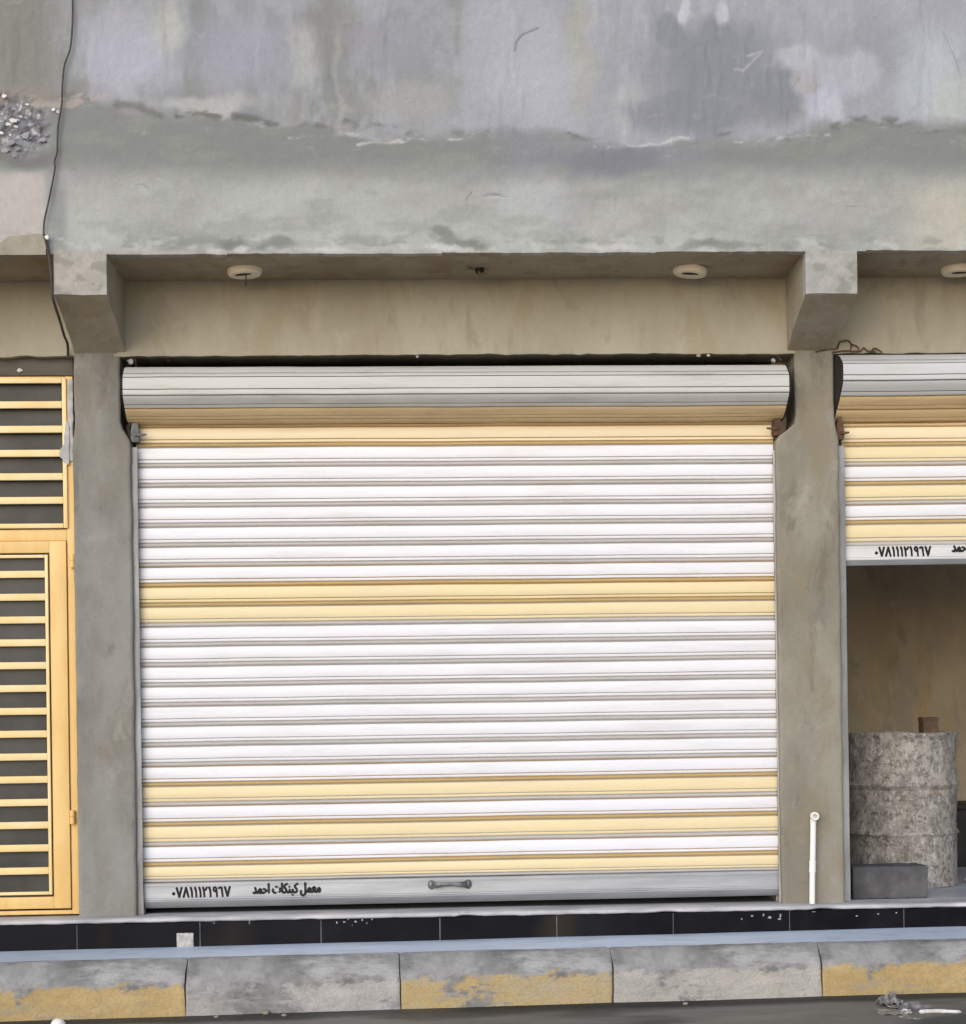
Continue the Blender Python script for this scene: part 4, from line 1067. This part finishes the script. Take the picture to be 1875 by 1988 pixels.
bm = bmesh.new(); chip(bm, 912, 525, oc.y-.01, .013, 2, .8); obj('cement_lump', bm, MAT['mortar'], sk, 60)
bm = bmesh.new(); tube(bm, [oc+Vector((.01, -.014, -.018)), oc+Vector((.012, -.02, -.028)), oc+Vector((.03, -.024, -.024)), oc+Vector((.045, -.02, -.008))], [.007, .006, .004, .004], 8); obj('wire_end', bm, MAT['scrap'], sk, 50)

# cable down the wall and along the joint beside the left bracket
YCb = YF-.022
cp = [(141,-55),(141,17),(140,55),(136,95),(125,127.5),(121,165),(119.5,204),(113,243),(111.5,270),(110.7,296),(105.8,313.5),(106,331),(96,383),(86,429.5),(84.6,454)]
bm = bmesh.new()
tube(bm, smoothpath([(P(a, b, YCb)[0], YCb, P(a, b, YCb)[1]) for a, b in cp], 6), [.0042]*(6*(len(cp)-1)+1), 8)
cp2 = [(84.6,454,YCb),(88,464,YCb),(92,482,YCb),(96,505,YF-.012),(99.5,540,YF-.008),(102,575,YF+.005),(107,594,-.42),(117,625,-.30),(124,650,-.17),(131,668,-.06),(132,690,-.015)]
tube(bm, smoothpath([(P(a, b, Y)[0], Y, P(a, b, Y)[1]) for a, b, Y in cp2], 6), .0065, 8)
cb = obj('power_cable', bm, MAT['cable'], None, 60); tag(cb, 'thin dark cable hanging down the canopy wall past the crumbling hole to the left bracket', 'cable'); centred(cb)
bm = bmesh.new(); chip(bm, 91, 461, YCb-.004, .0085, 3, .7); o = obj('cable_clip', bm, MAT['pvc'], None, 60); tag(o, 'tiny white clip holding the dark cable at the end of the mortar strip', 'clip'); centred(o)

# white pipe stub standing at the right column
YP = -.030
pipe = thing('water_pipe', 'short white plastic pipe standing upright against the right column', 'pipe', (PX(1577, 1753, YP), YP, PZ(1577, 1754, YP)))
pp = lambda px, py: (P(px, py, YP)[0], YP, P(px, py, YP)[1])
bm = bmesh.new(); tube(bm, smoothpath([pp(1576.5, 1754), pp(1577, 1690), pp(1578, 1640), pp(1578.5, 1600)], 5), .0145, 14); obj('tube', bm, MAT['pvc'], pipe, 50)
bm = bmesh.new(); tube(bm, [pp(1577, 1693), pp(1577, 1688), pp(1577, 1686), pp(1577.2, 1677), pp(1577.3, 1672)], [.0175, .0175, .0165, .0165, .0185], 14); obj('coupling', bm, MAT['pvc'], pipe, 40)
bm = bmesh.new(); ex, ez = P(1579.5, 1584, YP)
tube(bm, [pp(1578.5, 1600), pp(1578.8, 1592), (ex-.001, YP-.002, ez-.012)], [.0148, .016, .017], 14)
# the elbow at the top looks out at the street with its open end
ring = []
for r_, dy in ((.016, .015), (.021, -.002), (.0215, -.026), (.0195, -.032), (.0125, -.032), (.0115, -.026), (.0110, .004)):
    ring.append([Vector((ex+math.cos(a)*r_, YP+dy, ez+math.sin(a)*r_)) for a in [k*math.pi/9 for k in range(18)]])
loft(bm, ring); bmesh.ops.recalc_face_normals(bm, faces=bm.faces); obj('elbow', bm, MAT['pvc'], pipe, 50)

# ------------------------------------------------------------------ goods in the open shop
def fl(px, py): 
    "point of the room floor under a pixel"
    lo, hi = 0.0, 6.0
    for _ in range(50):
        Y = (lo+hi)/2; x, z = P(px, py, Y)
        if z < z_sill(x)-.004: hi = Y
        else: lo = Y
    return x, Y, z_sill(x)-.004
xb, yb, zb_ = fl(1850, 1713)
yb = max(.5, min(.95, yb))
yb = max(.6, min(1.15, yb)); DR = (PX(1856, 1600, yb)-PX(1645, 1600, yb))/2; DXc = PX(1750.5, 1600, yb)
zb1 = PZ(1760, 1421, yb); zb0_ = z_sill(DXc)-.003; DH = zb1-zb0_
drum = thing('steel_drum', 'battered grey steel drum with two ribs, standing inside the half open shop', 'drum', (DXc, yb, zb0_))
prof = [(DR*.90, .012), (DR*.985, .004), (DR*1.0, .0), (DR*1.005, .010), (DR*.985, .022)]
for q in range(1, 60):
    h = .022+(DH-.044)*q/60; f = h/DH
    rib = .016*(math.exp(-((f-.345)/.016)**2)+math.exp(-((f-.655)/.016)**2))+.004*(math.exp(-((f-.39)/.01)**2)+math.exp(-((f-.30)/.01)**2)+math.exp(-((f-.70)/.01)**2)+math.exp(-((f-.61)/.01)**2))
    prof.append((DR*.970+rib, h))
prof += [(DR*.985, DH-.022), (DR*1.0, DH-.012), (DR*1.0, DH-.002), (DR*.975, DH), (DR*.965, DH-.020), (DR*.5, DH-.022), (.01, DH-.022)]
bm = bmesh.new(); lathe(bm, prof, (DXc, yb, zb0_), 96)
for v in bm.verts:
    d = Vector((v.co.x-DXc, v.co.y-yb, 0)); L = d.length
    if L > DR*.8:
        p = v.co; e = mnoise.noise(p*4)*.008+mnoise.noise(p*11)*.005+mnoise.noise(Vector((p.x*26, p.y*26, p.z*14)))*.003
        v.co += d/L*e; v.co.z += mnoise.noise(p*5)*.004
bmesh.ops.recalc_face_normals(bm, faces=bm.faces)
obj('shell', bm, MAT['film'], drum, 40)
bm = bmesh.new(); lathe(bm, [(.004, 0), (.030, 0), (.030, .012), (.004, .014)], (DXc+.16, yb-.02, zb0_+DH-.0215), 14); bmesh.ops.recalc_face_normals(bm, faces=bm.faces); obj('bung', bm, MAT['rust'], drum, 40)
# dark brown bundle on it
bm = bmesh.new(); x0_, z0_ = P(1791, 1420, yb+.12)
rbox(bm, PX(1777, 1400, yb+.12), PX(1806, 1400, yb+.12), yb-.02, yb+.07, zb1-.0225, PZ(1790, 1393, yb+.12), .008, .012, .008, 25)
o = obj('brown_bundle', bm, MAT['brown_card'], None, 50); tag(o, 'small dark brown bundle lying on top of the grey steel drum', 'bundle'); centred(o)
# cement block on the sill
yk = .16
bm = bmesh.new(); kz = z_sill(PX(1720, 1745, yk))-.002
rbox(bm, PX(1656, 1715, yk), PX(1802, 1715, yk), yk, yk+.19, kz, PZ(1730, 1682, yk), .005, .012, .004, 30)
o = obj('cement_block', bm, MAT['block'], None, 45); tag(o, 'smooth grey cement block lying just inside the open shop, in front of the steel drum', 'block'); centred(o)
# low black cabinet behind
yc_ = 1.9
cab = thing('cabinet', 'low black cabinet standing in the dark right of the steel drum', 'cabinet', (PX(2050, 1690, yc_), yc_, z_sill(3.3)-.004))
bm = bmesh.new(); rbox(bm, PX(1820, 1650, yc_), PX(2300, 1650, yc_), yc_, yc_+.5, z_sill(3.3)-.004, PZ(1880, 1572, yc_), .006, .1, .001); obj('body', bm, MAT['black_box'], cab, 40)
bm = bmesh.new(); rbox(bm, PX(1815, 1650, yc_), PX(2305, 1650, yc_), yc_-.012, yc_+.51, PZ(1880, 1571.5, yc_), PZ(1880, 1562, yc_), .004, .1, .001); obj('top', bm, MAT['black_box'], cab, 40)
bm = bmesh.new(); xf, yf_, zf_ = fl(1880, 1712)
for i in range(5):
    a = Vector((xf-.04+.03*i, yf_-.05+.02*i, zf_+.012+.004*i)); tube(bm, [a, a+Vector((.16, .03, .05-.02*i)), a+Vector((.26, .1, .01))], [.012, .010, .004], 6)
o = obj('scrap_heap', bm, MAT['scrap'], None, 40); tag(o, 'small heap of grey scrap on the shop floor beside the steel drum', 'scrap'); centred(o)

# ------------------------------------------------------------------ litter on the road
def road_pt(px, py):
    lo, hi = -6.0, -.6
    for _ in range(50):
        Y = (lo+hi)/2; x, z = P(px, py, Y)
        if z < z_road(x): hi = Y
        else: lo = Y
    return Vector((x, Y, z_road(x)))
def scrap(px, py, w_, d_, h_, seed, mat, name, label, cat, grp=None, rot=0.0):
    o = road_pt(px, py); bm = bmesh.new(); n = 12
    g = [[None]*(n+1) for _ in range(n+1)]
    for i in range(n+1):
        for j in range(n+1):
            u, v_ = i/n-.5, j/n-.5
            z = h_*(.35+.65*abs(mnoise.noise(Vector((u*3.2+seed, v_*3.2, 0))))*2)*(1-max(abs(u), abs(v_))*1.2)
            x = u*w_*(1+.4*mnoise.noise(Vector((v_*3, seed, 0)))); y = v_*d_*(1+.4*mnoise.noise(Vector((u*3, seed, 4))))
            g[i][j] = Vector((x*math.cos(rot)-y*math.sin(rot), x*math.sin(rot)+y*math.cos(rot), max(.002, z)))
    top = [[bm.verts.new(o+p) for p in r_] for r_ in g]; bot = [[bm.verts.new(o+Vector((p.x, p.y, max(.0005, p.z-.0025)))) for p in r_] for r_ in g]
    for i in range(n):
        for j in range(n):
            bm.faces.new((top[i][j], top[i+1][j], top[i+1][j+1], top[i][j+1])); bm.faces.new((bot[i][j], bot[i][j+1], bot[i+1][j+1], bot[i+1][j]))
    ed = [(i, 0) for i in range(n)]+[(n, j) for j in range(n)]+[(i, n) for i in range(n, 0, -1)]+[(0, j) for j in range(n, 0, -1)]
    for a, b in zip(ed, ed[1:]+ed[:1]): bm.faces.new((top[b[0]][b[1]], top[a[0]][a[1]], bot[a[0]][a[1]], bot[b[0]][b[1]]))
    bmesh.ops.recalc_face_normals(bm, faces=bm.faces)
    ob = obj(name, bm, mat, None, 30); tag(ob, label, cat, grp); centred(ob); return ob
G = 'scraps of litter on the road'
scrap(1727, 1951, .10, .12, .060, 1.0, MAT['scrap'], 'paper_scrap', 'crumpled grey scrap nearest the kerb, left of the white strip on the road', 'litter', G)
scrap(1765, 1956, .17, .14, .030, 4.2, MAT['scrap'], 'paper_scrap', 'flat grey white scrap touching the left end of the white strip on the road', 'litter', G, .3)
scrap(1735, 1966, .12, .14, .018, 7.7, MAT['mortar'], 'paper_scrap', 'dull brownish scrap at the near side of the grey scraps on the road', 'litter', G, -.2)
scrap(1757, 1966, .05, .08, .020, 9.4, MAT['scrap_white'], 'paper_scrap', 'small pale scrap in front of the flat grey white one on the road', 'litter', G, -.2)
scrap(1766, 1977, .05, .08, .014, 12.4, MAT['scrap'], 'paper_scrap', 'tiny grey scrap lowest of the litter at the right of the road', 'litter', G, .6)
a, b = road_pt(1784, 1968), road_pt(1866, 1967)
bm = bmesh.new()
tube(bm, smoothpath([a+Vector((0, 0, .008)), a.lerp(b, .35)+Vector((0, .006, .010)), a.lerp(b, .7)+Vector((0, -.004, .009)), b+Vector((0, 0, .006))], 6), [.004]+[.0095]*10+[.008]*6+[.005, .003], 8)
o = obj('white_strip', bm, MAT['scrap_white'], None, 60); tag(o, 'thin white plastic strip lying on the road at the far right', 'litter'); centred(o)
rs = [(516,1968,.018),(552,1972,.012),(905,1946,.012),(1160,1945,.013),(700,1958,.010),(1330,1950,.012),(420,1975,.011)]
labs = ['larger pale pebble in the gutter by the flaking grey kerb stone', 'small pale pebble right of the larger one in the gutter', 'pebble against the foot of the half worn yellow kerb stone', 'pebble near the joint of the half worn yellow and off white kerb stones', 'pebble in the gutter near the right end of the flaking grey kerb stone', 'pebble in front of the off white kerb stone', 'pebble left of the larger pale one in the gutter']
for (px, py, r), lab in zip(rs, labs):
    bm = bmesh.new(); p = road_pt(px, py); bmesh.ops.create_icosphere(bm, subdivisions=2, radius=r)
    for v in bm.verts: v.co = v.co*(1+.4*mnoise.noise(v.co*60+Vector((px, 0, 0)))); v.co.z *= .6; v.co += p+Vector((0, 0, r*.35))
    o = obj('pebble', bm, MAT['mortar'], None, 60); tag(o, lab, 'pebble', 'pebbles in the gutter'); centred(o)
# smooth white round thing at the lower left, only its top in view
rad = .032; lo, hi = -3.0, Y_KF-rad-.01                    # rolled to where just its cap shows
for _ in range(40):
    Y = (lo+hi)/2; xw, zw = P(112.5, 1976.5, Y)
    if zw > z_road(xw)+2*rad: lo = Y
    else: hi = Y
Y = (lo+hi)/2; xw = PX(112.5, 1976.5, Y)
bm = bmesh.new(); bmesh.ops.create_uvsphere(bm, u_segments=28, v_segments=18, radius=rad)
for v in bm.verts: v.co += Vector((xw, Y, z_road(xw)+rad))
o = obj('white_ball', bm, MAT['pvc'], None, 60); tag(o, 'smooth white round object on the road below the evenly yellow kerb stone', 'ball'); centred(o)
print('ball', Y, xw, 'yb', yb, 'tag', z_bevel(0)-z_road(0), z_kerb(0)-z_road(0), z_sill(0)-z_tile0(0))
